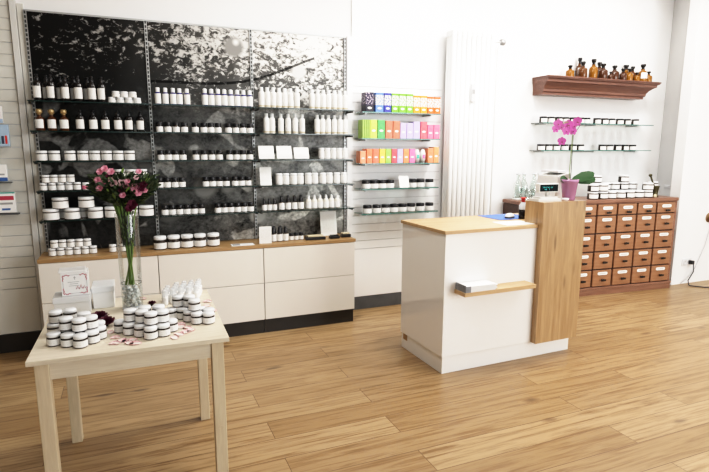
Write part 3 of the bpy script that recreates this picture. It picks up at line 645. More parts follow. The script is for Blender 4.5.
# ------------------------------------------------------------------ mahogany shelf and apothecary bottles
SX0, SX1, SZ0, SZ1 = 5.478, 6.885, 2.055, 2.220
b_ = MB(); prof = [(.0, SZ0), (.0, SZ0 + .022), (.012, SZ0 + .030), (.014, SZ0 + .055), (.030, SZ0 + .085), (.055, SZ0 + .112), (.072, SZ0 + .122), (.074, SZ0 + .145), (.090, SZ0 + .155), (.092, SZ0 + .178), (.092, SZ1)]
rings = []
for o_, z in prof:
    rings.append([b_.bm.verts.new(p) for p in ((SX0 - o_ * .15, -.002, z), (SX0 - o_ * .15, -.145 - o_, z), (SX1 + o_ * 1.5, -.145 - o_, z), (SX1 + o_ * 1.5, -.002, z))])
k = b_.mi(M['mahogany'])
for A, B in zip(rings, rings[1:]):
    for q in range(4): b_.bm.faces.new([A[q], A[(q + 1) % 4], B[(q + 1) % 4], B[q]]).material_index = k
b_.bm.faces.new(rings[0][::-1]).material_index = k; b_.bm.faces.new(rings[-1]).material_index = k
ws = link('wooden_shelf', None, None, (0, 0, 0)); tag(ws, 'reddish brown moulded shelf carrying brown apothecary bottles', 'shelf')
o = part('moulding_body', b_, ws)
part('top_board', MB().box(SX0 - .02, SX1 + .142, -.243, -.003, SZ1 + .0003, SZ1 + .012, M['mahogany'], .002), ws)
TOPZ = SZ1 + .0125
ap = [(5.860, -.10, .036, .11, 0, 'squat golden bottle at the radiator side'), (6.000, -.13, .040, .145, 0, 'broad brown bottle, first of the front row near the radiator'), (6.040, -.045, .034, .19, 1, 'tall brown bottle with pale label behind the front row'), (6.155, -.12, .038, .175, 0, 'tall golden brown bottle near the radiator half'),
      (6.270, -.14, .042, .140, 0, 'broad dark bottle in the middle of the row'), (6.310, -.05, .036, .165, 0, 'brown bottle half hidden behind the middle'), (6.365, -.155, .024, .075, 0, 'tiny dark bottle standing in front of the middle'), (6.455, -.12, .040, .135, 0, 'brown bottle just past the tiny dark one'),
      (6.560, -.14, .034, .112, 0, 'dark short bottle with wide black stopper'), (6.665, -.13, .034, .118, 0, 'dark bottle in front of the golden wide one'), (6.700, -.05, .042, .16, 0, 'wide golden bottle with broad stopper behind'), (6.750, -.155, .027, .085, 0, 'small brown bottle in front of the wide golden one'),
      (6.790, -.06, .032, .150, 0, 'slim brown bottle beside the labelled one'), (6.862, -.13, .040, .165, 1, 'golden bottle with white label band'), (6.950, -.13, .036, .105, 0, 'short golden bottle at the corner end')]
M['amber_gold'] = plain('honey_glass', (.25, .10, .010), .12, var=.25); M['amber_mid'] = plain('brown_glass', (.11, .04, .010), .12, var=.3)
for i, (x, y, r, h, lb_, lb) in enumerate(ap):
    mm = 'amber_gold' if 'golden' in lb or i == 0 else ('amber' if 'dark' in lb else 'amber_mid')
    put(stopper_bottle(r * 1.16, h * 1.18, f'ap{i}', bool(lb_), mm), x, y, TOPZ, lb + ', wooden shelf', 'bottle', 'brown apothecary bottles on the wooden shelf')

# ------------------------------------------------------------------ glass shelves on the back wall
for li, (z, zl) in enumerate(((1.778, 'upper'), (1.500, 'lower'))):
    for x0, x1, nm in ((5.475, 6.150, 'behind the orchid'), (6.153, 7.045, 'toward the corner')):
        glass_shelf(x0, x1, -.18, -.004, z, f'{zl} glass shelf on the white wall {nm}', 'glass shelves on the white wall', 'glass_edge', (x0 + .06, x1 - (.09 if x0 < 6 else .22)), .007)
small_jar(.040, .062, 'dark_jar', 'black_plastic', 'wall_jar', .27, .06, .68, 'ointment_jar', M['label_plain'], 1.15)
row([5.532, 5.630, 5.728, 5.826, 5.924, 6.022, 6.110], -.12, 1.778, 'wall_jar', 'white ointment jar', 'upper glass shelf behind orchid', 'jar', 'ointment jars on the white wall', False)
row([6.260, 6.367, 6.475, 6.591, 6.705, 6.828], -.12, 1.778, 'wall_jar', 'white ointment jar', 'upper glass shelf toward corner', 'jar', 'ointment jars on the white wall', False)
row([5.520, 5.618, 5.718, 5.831, 5.946, 6.056], -.12, 1.500, 'wall_jar', 'white ointment jar', 'lower glass shelf behind orchid', 'jar', 'ointment jars on the white wall', False)
row([6.365, 6.471, 6.587, 6.702, 6.823], -.12, 1.500, 'wall_jar', 'white ointment jar', 'lower glass shelf toward corner', 'jar', 'ointment jars on the white wall', False)

# ------------------------------------------------------------------ apothecary drawer cabinet
KA = math.radians(-5.0894); KX, KY = 7.0332, -.5796; KW, KD, KT = 1.93, .385, 1.004
kc = thing('drawer_cabinet', 'reddish wooden apothecary cabinet with rows of small labelled drawers', 'cabinet', (KX, KY, 0), KA)
part('carcass', MB().box(-KW + .012, -.012, .022, KD - .005, .07, .966, M['cherry_dark'], .001), kc, 'dark wooden carcass')
part('stile', MB().box(-KW + .012, -KW + .03, .008, .0215, .085, .966, M['cherry']), kc); part('stile', MB().box(-.036, -.004, .008, .0215, .085, .966, M['cherry']), kc)
part('side_panel', MB().box(-.0118, -.004, .0217, KD - .005, .07, .966, M['cherry']), kc)
part('top_board', MB().box(-KW, .0, -.004, KD, .968, KT, M['cherry'], .006), kc)
b_ = MB().box(-KW + .004, .0, -.004, KD - .006, 0, .060, M['cherry'], .003); b_.box(-KW, .006, -.012, .02, .060, .084, M['cherry'], .006); part('plinth', b_, kc)
part('rail', MB().box(-KW + .031, -.037, .010, .0215, .957, .967, M['cherry']), kc)
def dl():
    b_ = MB(); n = 8; w, h = .062, .016; pts = []
    for i in range(n + 1): a = -PI / 2 + PI * i / n; pts.append((w - h + h * math.cos(a), h * math.sin(a)))
    for i in range(n + 1): a = PI / 2 + PI * i / n; pts.append((-w + h + h * math.cos(a), h * math.sin(a)))
    F = [b_.bm.verts.new((x, -.0035, z)) for x, z in pts]; G = [b_.bm.verts.new((x, 0, z)) for x, z in pts]; k = b_.mi(M['label_plain'])
    b_.bm.faces.new(F).material_index = k
    for i in range(len(F)): b_.bm.faces.new([F[i], F[(i + 1) % len(F)], G[(i + 1) % len(F)], G[i]]).material_index = k
    for q in range(5): b_.box(-.04 + q * .016, -.029 + q * .016, -.0041, -.0036, -.003, .003, M['grey_print'])
    return b_
me_lab = dl().mesh('name_plate')
me_knob = MB().lathe([(0, -.03), (.011, -.028), (.014, -.022), (.010, -.015), (.006, -.010), (.008, 0)], M['iron'], 12, mat=Matrix.Rotation(-PI / 2, 4, 'X') @ Matrix.Scale(-1, 4, (0, 0, 1)) @ Matrix.Scale(-1, 4, (0, 0, 1))).box(-.029, .029, -.030, -.019, -.010, .010, M['iron'], .003).mesh('knob')
ROWS = [(.846, .954), (.660, .834), (.470, .646), (.280, .456), (.092, .266)]
for z0, z1 in ROWS:
    h = z1 - z0; me = MB().box(-.1175, .1175, -.012, .012, -h / 2, h / 2, M['cherry_drawer'], .006).mesh('drawer')
    for c_ in range(7):
        x = -.042 - .1175 - c_ * .2575
        if x - .1175 < -KW + .03: continue
        d_ = link('drawer', me, kc, (x, .009, (z0 + z1) / 2))
        a = link('name_plate', me_lab, d_, (0, -.0122, h / 2 - .036)); a['label'] = 'white rounded name plate'
        link('knob', me_knob, d_, (0, -.012, -h * .10 if h > .15 else -.028))
# jars piled on the cabinet
def kp(px, py): return KX + px * math.cos(KA) - py * math.sin(KA), KY + px * math.sin(KA) + py * math.cos(KA)
small_jar(.054, .078, 'dark_jar', 'white_lid', 'pile_jar', .22, .14, .66, 'ointment_jar', M['label_plain'], 1.25)
pile = []
for a_, b_, n_, nm in ((-1.055, .09, 2, 'front stack beside the orchid pot'), (-.935, .09, 2, 'front stack, second from the orchid pot'), (-.88, .25, 3, 'rear three-high stack by the orchid'), (-.815, .10, 1, 'front row single, third from the orchid pot'),
                       (-.76, .25, 2, 'rear two-high stack, second from orchid'), (-.695, .10, 1, 'front row single, fourth from the orchid pot'), (-.64, .25, 2, 'rear two-high stack, third from orchid'), (-.575, .10, 1, 'front row single, fifth from the orchid pot'),
                       (-.52, .25, 3, 'rear three-high stack toward the mortar'), (-.455, .10, 1, 'front row single, second from the mortar'), (-.40, .25, 2, 'rear two-high stack toward the mortar'), (-.335, .10, 2, 'front stack next to the mortar'), (-.10, .26, 2, 'stack behind the mortar')):
    for lv in range(n_): pile.append((a_, b_, lv, 'jar, ' + nm + ('' if n_ == 1 else ', ' + (('bottom', 'top') if n_ == 2 else ('bottom', 'middle', 'top'))[lv])))
for px_, py_, lv, lb in pile:
    x, y = kp(px_, py_);
    put('pile_jar', x, y, KT + .0003 + lv * .0785, 'white black-rimmed ' + lb, 'jar', 'white jars piled on the drawer cabinet', random.uniform(-.5, .2))
x, y = kp(-.205, .13); t = thing('mortar', 'dark brass mortar standing on the drawer cabinet', 'mortar', (x, y, KT + .0003))
part('bowl', MB().lathe([(0, 0), (.040, 0), (.042, .010), (.034, .020), (.038, .06), (.046, .105), (.050, .118), (.044, .118), (.036, .06), (.02, .03), (0, .028)], M['brass'], 20), t)
for q_ in (-1, 1): part('lug', MB().lathe([(0, .036), (.009, .036), (.009, .06), (0, .062)], M['brass'], 8, mat=Matrix.Translation((0, 0, .08)) @ Matrix.Rotation(q_ * PI / 2, 4, 'Y')), t)
pz = thing('pestle', 'dark pestle leaning out of the brass mortar', 'pestle', (x + .008, y, KT + .045))
part('shaft', MB().tube([(0, 0, 0), (-.026, 0, .075), (-.085, .0, .175)], [.012, .010, .009], M['brass']), pz); part('head', MB().lathe([(0, -.016), (.012, -.014), (.019, 0), (.013, .014), (0, .016)], M['brass'], 12, c=(-.092, 0, .188)), pz)
x, y = kp(-.275, .05); o = tag(part('cork_stopper', MB().lathe([(0, 0), (.014, 0), (.016, .022), (.010, .026), (.014, .034), (0, .036)], M['soap'], 12), None), 'tiny pale stopper lying in front of the mortar', 'stopper'); o.location = (x, y, KT + .0003)
# clear bottles at the other end
kind('carafe', 'glass_bottle', lambda: MB().lathe([(.001, .004), (.040, .004), (.044, .012), (.044, .13), (.036, .165), (.020, .20), (.018, .255), (.022, .262)], M['glass'], 16),
     [('base', lambda: MB().lathe([(0, 0), (.043, 0), (.045, .008), (.045, .016), (0, .016)], M['pebble'], 16)), ('rim', lambda: MB().lathe([(.019, .25), (.024, .252), (.024, .264), (.018, .265)], M['foil'], 14)), ('label', lab(.0448, .07, .12, M['glass_shelf'], .9))])
for i, (x, y) in enumerate(((5.215, -.17), (5.318, -.13), (5.425, -.16), (5.530, -.12))):
    put('carafe', x, y, KT + .0003, f'clear glass bottle on the drawer cabinet, {ORD[i]} from the radiator', 'bottle', 'clear glass bottles behind the till', 0)
kind('tumbler', 'glass_jar', lambda: MB().lathe([(.001, .005), (.035, .005), (.037, .11), (.034, .112)], M['glass'], 14), [('base', lambda: MB().lathe([(0, 0), (.035, 0), (.036, .007), (0, .007)], M['pebble'], 14))])
for i, (x, y) in enumerate(((5.255, -.285), (5.345, -.275), (5.44, -.28))):
    put('tumbler', x, y, KT + .0003, f'low clear glass jar before the tall bottles, {ORD[i]} from the radiator', 'jar', 'low glass jars behind the till', 0)

# ------------------------------------------------------------------ counter
CX, CY, CA = 3.4715, -1.6011, math.radians(1.2962)
ct = thing('till_counter', 'glossy white shop counter with oak top and oak front block', 'counter', (CX, CY, 0), CA)
CD, CH, HP = .578, .968, .1204
part('cabinet_body', MB().box(0, 1.148, 0, CD, HP, CH - .0003, M['lacquer_white'], .002), ct)
part('plinth', MB().box(.009, 1.15, .009, CD - .004, 0, HP - .0003, M['lacquer_white'], .001), ct)
part('vent_slot', MB().box(.0075, .0088, CD - .09, CD - .03, .072, .115, M['oak_edge']), ct, 'small brown recess in the plinth')
part('oak_top', MB().box(-.01, .765, -.01, CD + .01, CH, .991, M['oak'], .0015), ct, 'pale oak counter top')
b_ = MB().prism([(.7663, -.0503), (1.1617, -.0503), (1.1617, -.0005), (.7663, -.0005)], HP, 1.15, M['oak_panel'])
b_.box(.7663, 1.1617, -.0004, .135, .9915, 1.15, M['oak_panel'])
b_.box(.7663, 1.1617, .1355, CD + .01, CH + .0002, .991, M['oak'])
part('front_block', b_, ct, 'warm oak block rising above the counter')
part('leaflet_ledge', MB().box(.082, .678, -.120, -.0005, .566, .594, M['oak'], .002), ct, 'narrow oak ledge on the front')
def cp_(a, b): return CX + a * math.cos(CA) - b * math.sin(CA), CY + a * math.sin(CA) + b * math.cos(CA)
x, y = cp_(.178, -.062); t = thing('leaflet_stack', 'stack of leaflets on the oak ledge with a folder at its end', 'leaflets', (x, y, .5945), CA)
for i in range(9): part('leaflet', MB().box(-.085 + .002 * (i % 3), .15 + .006 * (i % 4), -.058 + .003 * (i % 2), .056, .0045 * i, .0045 * i + .0038, M['label_plain']), t)
part('folder', MB().box(-.092, -.087, -.058, .056, 0, .048, M['magazine']).box(-.092, -.05, -.060, -.0585, 0, .042, M['magazine'], 0, None), t, 'dark grey printed folder')
CT = .9913
x, y = cp_(.83, .42)
x, y = 4.32, -1.17; t = thing('mouse_mat', 'bright blue mouse mat on the oak counter top', 'mouse mat', (x, y, CT), CA); part('pad', MB().box(-.19, .14, -.13, .15, 0, .003, M['blue_mat'], .001), t)
t = thing('computer_mouse', 'white and black computer mouse on the blue mat', 'mouse', (4.272, -1.235, CT + .0032), CA + .5)
part('mouse_shell', MB().lathe([(0, .0), (.030, .0), (.033, .012), (.026, .028), (.012, .035), (0, .036)], M['white_plastic'], 16, mat=Matrix.Scale(1.75, 4, (1, 0, 0))), t); part('side_grip', MB().lathe([(.0335, .002), (.0342, .012)], M['black_plastic'], 16, mat=Matrix.Scale(1.76, 4, (1, 0, 0))), t)
x, y = cp_(.63, .03); t = thing('paper_sheet', 'white sheet of paper at the counter front beside the oak block', 'paper', (4.135, -1.465, CT), CA - .08)
part('sheet', MB().box(-.13, .115, -.09, .09, 0, .0015, M['card']), t); part('print', MB().box(-.11, .06, -.07, .07, .0016, .0019, M['label']), t)
t = thing('sanitiser_bottle', 'dark bottle with red cap standing behind the oak block', 'bottle', (4.405, -1.315, CT + .0002)); 
part('bottle_body', MB().lathe([(0, 0), (.028, 0), (.030, .004), (.030, .07), (.026, .072), (.026, .10), (.012, .125), (0, .125)], M['black_glass'], 14), t)
part('neck', MB().lathe([(.030, .071), (.0302, .1), (.014, .124), (.012, .13)], M['foil'], 14), t, 'clear upper shoulder'); part('cap', MB().lathe([(0, .126), (.014, .126), (.014, .15), (.02, .151), (.018, .162), (0, .163)], M['red'], 12), t, 'red cap')
t.location = (4.335, -1.305, CT + .0033)
# till
x, y = cp_(1.118, .255); t = thing('cash_register', 'beige cash register behind the customer display', 'cash register', (x, y, CT), CA)
b_ = MB(); b_.prism([(-.078, -.115), (.075, -.115), (.075, .12), (-.078, .12)], 0, .13, M['till'], 0); part('base', b_, t)
b_ = MB(); q = [(-.074, .131), (-.045, .325), (.072, .350), (.072, .131)]
A = [b_.bm.verts.new((xx, -.11, z)) for xx, z in q]; B = [b_.bm.verts.new((xx, .10, z)) for xx, z in q]; kk = b_.mi(M['till'])
for f in ([A[0], A[1], A[2], A[3]], B[::-1], [A[0], B[0], B[1], A[1]], [A[1], B[1], B[2], A[2]], [A[2], B[2], B[3], A[3]], [A[3], B[3], B[0], A[0]]): b_.bm.faces.new(f).material_index = kk
part('housing', b_, t); part('printer_cover', MB().box(-.03, .06, -.09, .09, .352, .366, M['socket'], .003), t)
x, y = cp_(.875, .045); t = thing('customer_display', 'beige pole display with cyan digits standing on the oak block', 'display', (x, y, 1.1505), CA - .1)
part('base', MB().prism([(-.105, -.055), (.085, -.055), (.085, .055), (-.105, .055)], 0, .018, M['till']).prism([(-.085, -.045), (.065, -.045), (.065, .045), (-.085, .045)], .0181, .032, M['till']), t)
part('stand', MB().tube([(0.0, 0, .03), (0.0, 0, .065)], .012, M['till']), t)
part('display_housing', MB().box(-.085, .085, -.022, .022, .062, .125, M['till'], .004), t)
part('screen', MB().box(-.076, .076, -.0232, -.0222, .069, .118, M['lcd']), t, 'black display window')
dg = MB(); random.seed(3)
for rr, z in enumerate((.096, .082)):
    for c_ in range(8 if rr == 0 else 4):
        xx = -.055 + c_ * .011 + rr * .018
        for seg, (a0, a1, b0, b1) in enumerate(((0, .007, .010, .012), (0, .007, .0045, .0065), (0, .007, 0, .002), (0, .0018, 0, .012), (.0055, .007, 0, .012))):
            if random.random() < .6: dg.box(xx + a0, xx + a1, -.0238, -.0233, z + b0 * .7 - .002, z + b1 * .7 - .002, M['cyan'])
part('digits', dg, t, 'glowing cyan characters')
# orchid
x, y = cp_(1.075, .035); t = thing('potted_orchid', 'magenta orchid in a mauve pot on the oak block', 'potted plant', (x, y, 1.1505), 0)
part('pot', MB().lathe([(0, 0), (.040, 0), (.043, .004), (.058, .128), (.062, .130), (.062, .150), (.057, .150), (.05, .125), (0, .12)], M['pot'], 24), t)
st = [(0, 0, .12), (-.01, 0, .20), (-.006, .0, .34), (-.004, 0, .46), (-.03, -.01, .53), (-.075, -.02, .555), (-.13, -.02, .54), (-.155, -.02, .50)]
part('flower_stem', MB().tube(st, .0026, M['stem']).tube([(.012, .004, .12), (.008, .004, .3), (.004, 0, .46), (.05, -.01, .535)], .0022, M['leaf']), t)
b_ = MB()
for a, ln, up in ((.05, .22, .24), (-.35, .18, .45), (2.6, .06, .55), (-.1, .22, .15), (3.6, .05, .7)): b_.petal((math.cos(a) * .01, math.sin(a) * .01, .135), (math.cos(a), math.sin(a), up), (-math.cos(a) * up - .2, -math.sin(a) * up - .75, .8), ln, .095, M['leaf_orchid'], -.12)
part('leaf_rosette', b_, t)
random.seed(11)
for (fx, fz, s_) in ((fx_ - .025, fz_, s0_ * .86) for fx_, fz_, s0_ in ((-.140, .540, 1.1), (-.158, .505, .9), (-.110, .520, .85), (-.045, .535, 1.2), (-.060, .490, 1.0), (.000, .492, .95), (.035, .560, 1.1), (.005, .530, .9), (-.095, .420, 1.0))):
    b_ = MB(); n0 = Vector((-.35 + random.uniform(-.3, .3), -1, random.uniform(-.2, .2))).normalized(); ux = n0.cross(Vector((0, 0, 1))).normalized(); uz = ux.cross(n0)
    for q in range(5):
        a = PI / 2 + q * 2 * PI / 5 + random.uniform(-.1, .1); b_.petal((fx, -.02, fz), ux * math.cos(a) + uz * math.sin(a), n0, .036 * s_, (.040 if q in (1, 4) else .027) * s_, M['magenta'], .12)
    b_.petal((fx, -.023, fz), n0 * .7 - uz * .7, n0, .018 * s_, .014 * s_, M['burgundy'], .4)
    part('blossom', b_, t)
x, y = cp_(1.005, -.005); o = tag(part('pale_saucer', MB().lathe([(0, 0), (.02, 0), (.026, .02), (.022, .02), (.018, .006), (0, .005)], M['pot_light'], 16), None), 'small pale mauve bowl between the display and the pot', 'bowl'); o.location = (x, y, 1.1505)

# ------------------------------------------------------------------ table
TX, TY, TA, TW, TD, TH = 1.1972, -2.353, math.radians(-.989), .744, .813, .74
tb = thing('display_table', 'pale wooden table covered with jars, boxes and a vase', 'table', (TX, TY, 0), TA)
part('tabletop', MB().box(0, TW, 0, TD, TH - .02, TH, M['pine'], .002), tb)
for lx in (.022, TW - .022 - .05):
    for ly in (.022, TD - .022 - .05): 
        o = part('leg', MB().box(lx, lx + .05, ly, ly + .05, 0, TH - .0203, M['pine_leg'], .003), tb)
        if lx > .3 and ly < .1: link('bolt_plug', MB().lathe([(0, -.002), (.009, -.001), (.009, .001)], M['oak_edge'], 12, mat=Matrix.Translation((lx + .025, ly, .33)) @ Matrix.Rotation(PI / 2, 4, 'X')).mesh('bolt_plug'), o)
for a in ((.0725, TW - .0725, .03, .05), (.0725, TW - .0725, TD - .05, TD - .03)): part('apron', MB().box(a[0], a[1], a[2], a[3], TH - .092, TH - .0203, M['pine']), tb)
for a in ((.03, .05, .0725, TD - .0725), (TW - .05, TW - .03, .0725, TD - .0725)): part('apron', MB().box(a[0], a[1], a[2], a[3], TH - .092, TH - .0203, M['pine']), tb)
TT = TH + .0003
small_jar(.0268, .0505, 'dark_jar', 'white_lid', 'table_jar', .28, .09, .60, 'jar')
JH = .051
def jars(lst, z, group, pre):
    q = .90; c0 = {'gif': (1.352, -2.17 + 0 * 1), 'bef': (1.622, -2.21), 'by ': (1.84, -2.10)}[pre.split('jar ')[1][:3].replace('by ', 'gif' if 'gift' in pre else 'by ')]
    for x, y, lb in lst: put('table_jar', c0[0] + (x - c0[0]) * q, c0[1] + (y - c0[1]) * q, z, f'{pre} {lb}', 'jar', group, random.uniform(-.4, .1) - .1)
g = 'jars heaped beside the gift boxes'
jars([(1.252, -2.045, 'at the outer back corner of the heap'), (1.318, -2.035, 'second along the back of the heap'), (1.268, -2.192, 'at the outer front corner of the heap'), (1.327, -2.228, 'second along the front edge'), (1.379, -2.262, 'foremost of the heap'), (1.424, -2.222, 'fourth along the front edge'), (1.452, -2.175, 'at the front corner by the dark blossoms'), (1.445, -2.095, 'at the back by the dark blossoms'), (1.368, -2.150, 'hidden in the centre of the heap'), (1.310, -2.125, 'hidden behind the front rows')], TT, g, 'white-lidded jar by the gift boxes, bottom layer,')
jars([(1.262, -2.035, 'on the outer back corner'), (1.322, -2.028, 'second on the back corner'), (1.318, -2.165, 'outermost of the front three'), (1.374, -2.205, 'foremost of the upper jars'), (1.420, -2.180, 'next to the dark blossoms'), (1.388, -2.115, 'rear one near the dark blossoms')], TT + JH, g, 'white-lidded jar by the gift boxes, upper layer,')
g = 'jars heaped before the vase'
jars([(1.510, -2.110, 'at the outer corner near the vase'), (1.550, -2.165, 'second along the outer side'), (1.598, -2.208, 'third along the outer side'), (1.640, -2.262, 'foremost of the heap'), (1.696, -2.242, 'beside the foremost one'), (1.735, -2.188, 'at the inner side'), (1.660, -2.170, 'hidden in the middle'), (1.612, -2.110, 'hidden at the back')], TT, g, 'white-lidded jar before the vase, bottom layer,')
jars([(1.556, -2.135, 'outermost, by the vase'), (1.607, -2.175, 'second from the vase'), (1.645, -2.222, 'foremost of the upper jars'), (1.697, -2.205, 'beside the foremost upper one'), (1.622, -2.112, 'rear one in the middle'), (1.684, -2.118, 'rear one on the inner side')], TT + JH, g, 'white-lidded jar before the vase, upper layer,')
g = 'jars heaped by the clear vials'
jars([(1.722, -2.010, 'first behind the vase heap'), (1.778, -2.020, 'second behind the vase heap'), (1.806, -2.078, 'third, toward the table corner'), (1.838, -2.130, 'first of the front pair'), (1.892, -2.150, 'second of the front pair, foremost'), (1.902, -2.088, 'at the table edge'), (1.862, -2.050, 'hidden in the middle'), (1.835, -1.985, 'hidden at the back')], TT, g, 'white-lidded jar by the clear vials, bottom layer,')
jars([(1.762, -1.985, 'beside the vials'), (1.833, -2.085, 'topmost toward the table edge'), (1.815, -2.005, 'rear one at the back')], TT + JH, g, 'white-lidded jar by the clear vials, upper layer,')
# vials
kind('vial', 'clear_vial', lambda: MB().lathe([(0, 0), (.0145, 0), (.0155, .003), (.0155, .042), (.012, .047), (0, .047)], M['white_plastic'], 12),
     [('cap', lambda: MB().lathe([(.0135, .043), (.0135, .070), (.012, .076), (.006, .079), (0, .0795)], M['vial_cap'], 10)), ('label', lab(.0158, .008, .037))])
random.seed(5); k = 0
for r_ in range(4):
    for c_ in range(5):
        x = 1.722 + c_ * .039 + r_ * .010; y = -1.775 + r_ * .042 + c_ * .010
        if c_ == 0 and r_ == 3: continue
        put('vial', x, y, TT, f'clear-capped white vial, row {["nearest the jars", "second from the jars", "third from the jars", "by the table back edge"][r_]}, {ORD[c_]} from the vase'.replace('nearest the jars', 'touching the jars'), 'vial', 'clear-capped vials on the table', random.uniform(-.5, .5))
# gift boxes
def gift(x0, x1, y0, y1, z0, z1, label, rz=0., lidh=.03, card=False):
    cx, cy = (x0 + x1) / 2, (y0 + y1) / 2; hx, hy, h = (x1 - x0) / 2, (y1 - y0) / 2, z1 - z0
    t = thing('gift_box', label, 'box', (cx, cy, z0), rz, 'white gift boxes')
    part('box_body', MB().box(-hx, hx, -hy, hy, 0, h - (lidh + .0005 if lidh else 0), M['card'], .002), t)
    if lidh: part('lid', MB().box(-hx - .004, hx + .004, -hy - .004, hy + .004, h - lidh, h, M['white_lid'], .003), t)
    return t, hx, hy, h
gift(1.235, 1.385, -1.80, -1.68, TT, TT + .093, 'white lidded gift box under the printed box, on the table', 0)
gift(1.394, 1.488, -1.72, -1.58, TT, TT + .110, 'white lidded gift box between the printed box and the vase', .0)
t, hx, hy, h = gift(1.268, 1.385, -1.785, -1.70, TT + .0935, TT + .205, 'small white box with red bordered print, on top of another box', .05, 0)
part('flap', MB().box(-hx - .006, hx - .01, -hy - .004, hy, h + .0003, h + .010, M['card'], .002), t)
b_ = MB(); yy = -hy - .0006
for sx in (-1, 1):
    for sz in (0, 1):
        xx = sx * (hx - .010); zz = .010 if sz == 0 else h - .012; dz = 1 if sz == 0 else -1
        pts_ = [(xx - sx * .028 * k_ / 5 , yy, zz + dz * .004 * math.sin(k_ * 1.9)) for k_ in range(6)]; b_.tube(pts_, .0016, M['red_print'], 5)
        pts_ = [(xx + sx * .002 * math.sin(k_ * 1.9), yy, zz + dz * .028 * k_ / 5) for k_ in range(6)]; b_.tube(pts_, .0016, M['red_print'], 5)
for k_ in range(3): b_.tube([(hx - .055 + k_ * .014, yy, .030), (hx - .048 + k_ * .014, yy, .045 + .006 * (k_ % 2)), (hx - .044 + k_ * .014, yy, .032), (hx - .040 + k_ * .014, yy, .036)], .0012, M['red_print'], 5)
part('red_ornament', b_, t, 'red corner ornaments and red script')
b_ = MB().box(-.0012, .0012, yy, yy + .0005, h * .68, h * .84, M['grey_print']).box(-.005, .005, yy, yy + .0005, h * .76, h * .785, M['grey_print'])
for zz, wd in ((.58, .030), (.50, .022), (.42, .026)): b_.box(-wd, wd * .6, yy, yy + .0005, h * zz, h * zz + .0022, M['grey_print'])
part('grey_print', b_, t, 'grey emblem and lines of print'); part('frame_line', MB().box(-hx + .008, -hx + .0095, yy, yy + .0004, .012, h - .012, M['grey_print']).box(hx - .0095, hx - .008, yy, yy + .0004, .012, h - .012, M['grey_print']).box(-hx + .008, hx - .008, yy, yy + .0004, .011, .0125, M['grey_print']).box(-hx + .008, hx - .008, yy, yy + .0004, h - .0125, h - .011, M['grey_print']), t)
# vase with flowers
VX, VY = 1.572, -1.775
v_ = thing('glass_vase', 'tall straight clear glass vase holding pink flowers', 'vase', (VX, VY, TT))
part('glass_wall', MB().lathe([(.0475, .012), (.054, .468), (.0535, .472), (.052, .472)], M['vase_glass'], 28), v_)
part('base', MB().lathe([(0, 0), (.0455, 0), (.048, .004), (.048, .011), (0, .011)], M['foil'], 24), v_, 'thick clear base')
part('water_ring', MB().lathe([(.0445, .128), (.0485, .128), (.0485, .131), (.0445, .131), (.0445, .128)], M['glass'], 24), v_, 'water surface')
b_ = MB(); random.seed(2)
for i in range(130):
    a = random.uniform(0, 2 * PI); r = .035 * math.sqrt(random.random()); z = .020 + random.uniform(0, .085)
    s_ = random.uniform(.007, .010); b_.lathe([(0, -s_), (s_ * .8, -s_ * .5), (s_, 0), (s_ * .8, s_ * .5), (0, s_)], M['pebble'], 6, c=(r * math.cos(a), r * math.sin(a), z))
pb = tag(part('glass_pebbles', b_, None), 'clear glass pebbles filling the bottom of the tall vase', 'pebbles', None, 'stuff'); pb.location = (VX, VY, TT + .003)
bq = thing('flower_bouquet', 'bouquet of pink and burgundy flowers with dark foliage in the vase', 'bouquet', (VX, VY, TT + .09))
random.seed(21)
for i in range(13):
    a = random.uniform(0, 2 * PI); r0 = random.uniform(.005, .03); r1 = random.uniform(.01, .036)
    part('stem', MB().tube([(r0 * math.cos(a + 2), r0 * math.sin(a + 2), .03), (r0 * .6 * math.cos(a), r0 * .6 * math.sin(a), .18), (r1 * math.cos(a), r1 * math.sin(a), .36), (r1 * 1.9 * math.cos(a), r1 * 1.9 * math.sin(a), .48)], .0042, M['stem'], 6), bq)
b_ = MB()
for i in range(2600):
    a = random.uniform(0, 2 * PI); z = random.triangular(.40, .565, .47) if i % 4 else random.uniform(.22, .42); rr = (.028 if z < .42 else min(.055 + (z - .42) * 1.1, .135, .05 + (.62 - z) * 1.4)) * math.sqrt(random.random())
    d_ = Vector((math.cos(a) + random.uniform(-.6, .6), math.sin(a) + random.uniform(-.6, .6), random.uniform(.1, 1.3)))
    ln = random.uniform(.022, .046) if z > .42 else .022
    if z <= .42: d_ = Vector((random.uniform(-.3, .3), random.uniform(-.3, .3), 1))
    b_.petal((rr * math.cos(a), rr * math.sin(a), z), d_, (random.uniform(-1, 1), random.uniform(-1, 1), random.uniform(-.3, 1)), ln, ln * .35, M['leaf'] if random.random() < .88 else M['stem'], .15)
part('foliage', b_, bq)
from mathutils import Vector as V3
def bloom(pos, s_, m_, n=14):
    b_ = MB(); ax = V3((pos[0] * 2 - .15, -.9, .55)).normalized(); ux = ax.cross(V3((0, 0, 1))).normalized(); uz = ux.cross(ax)
    for ring, (k_, tilt) in enumerate(((6, .15), (5, .6), (4, 1.3))):
        for q in range(k_):
            a = 2 * PI * q / k_ + ring * .4 + random.uniform(-.15, .15); d_ = (ux * math.cos(a) + uz * math.sin(a)) + ax * tilt
            b_.petal(pos, d_, ax, s_ * (1 - .12 * ring), s_ * .85, m_, .2)
    return b_
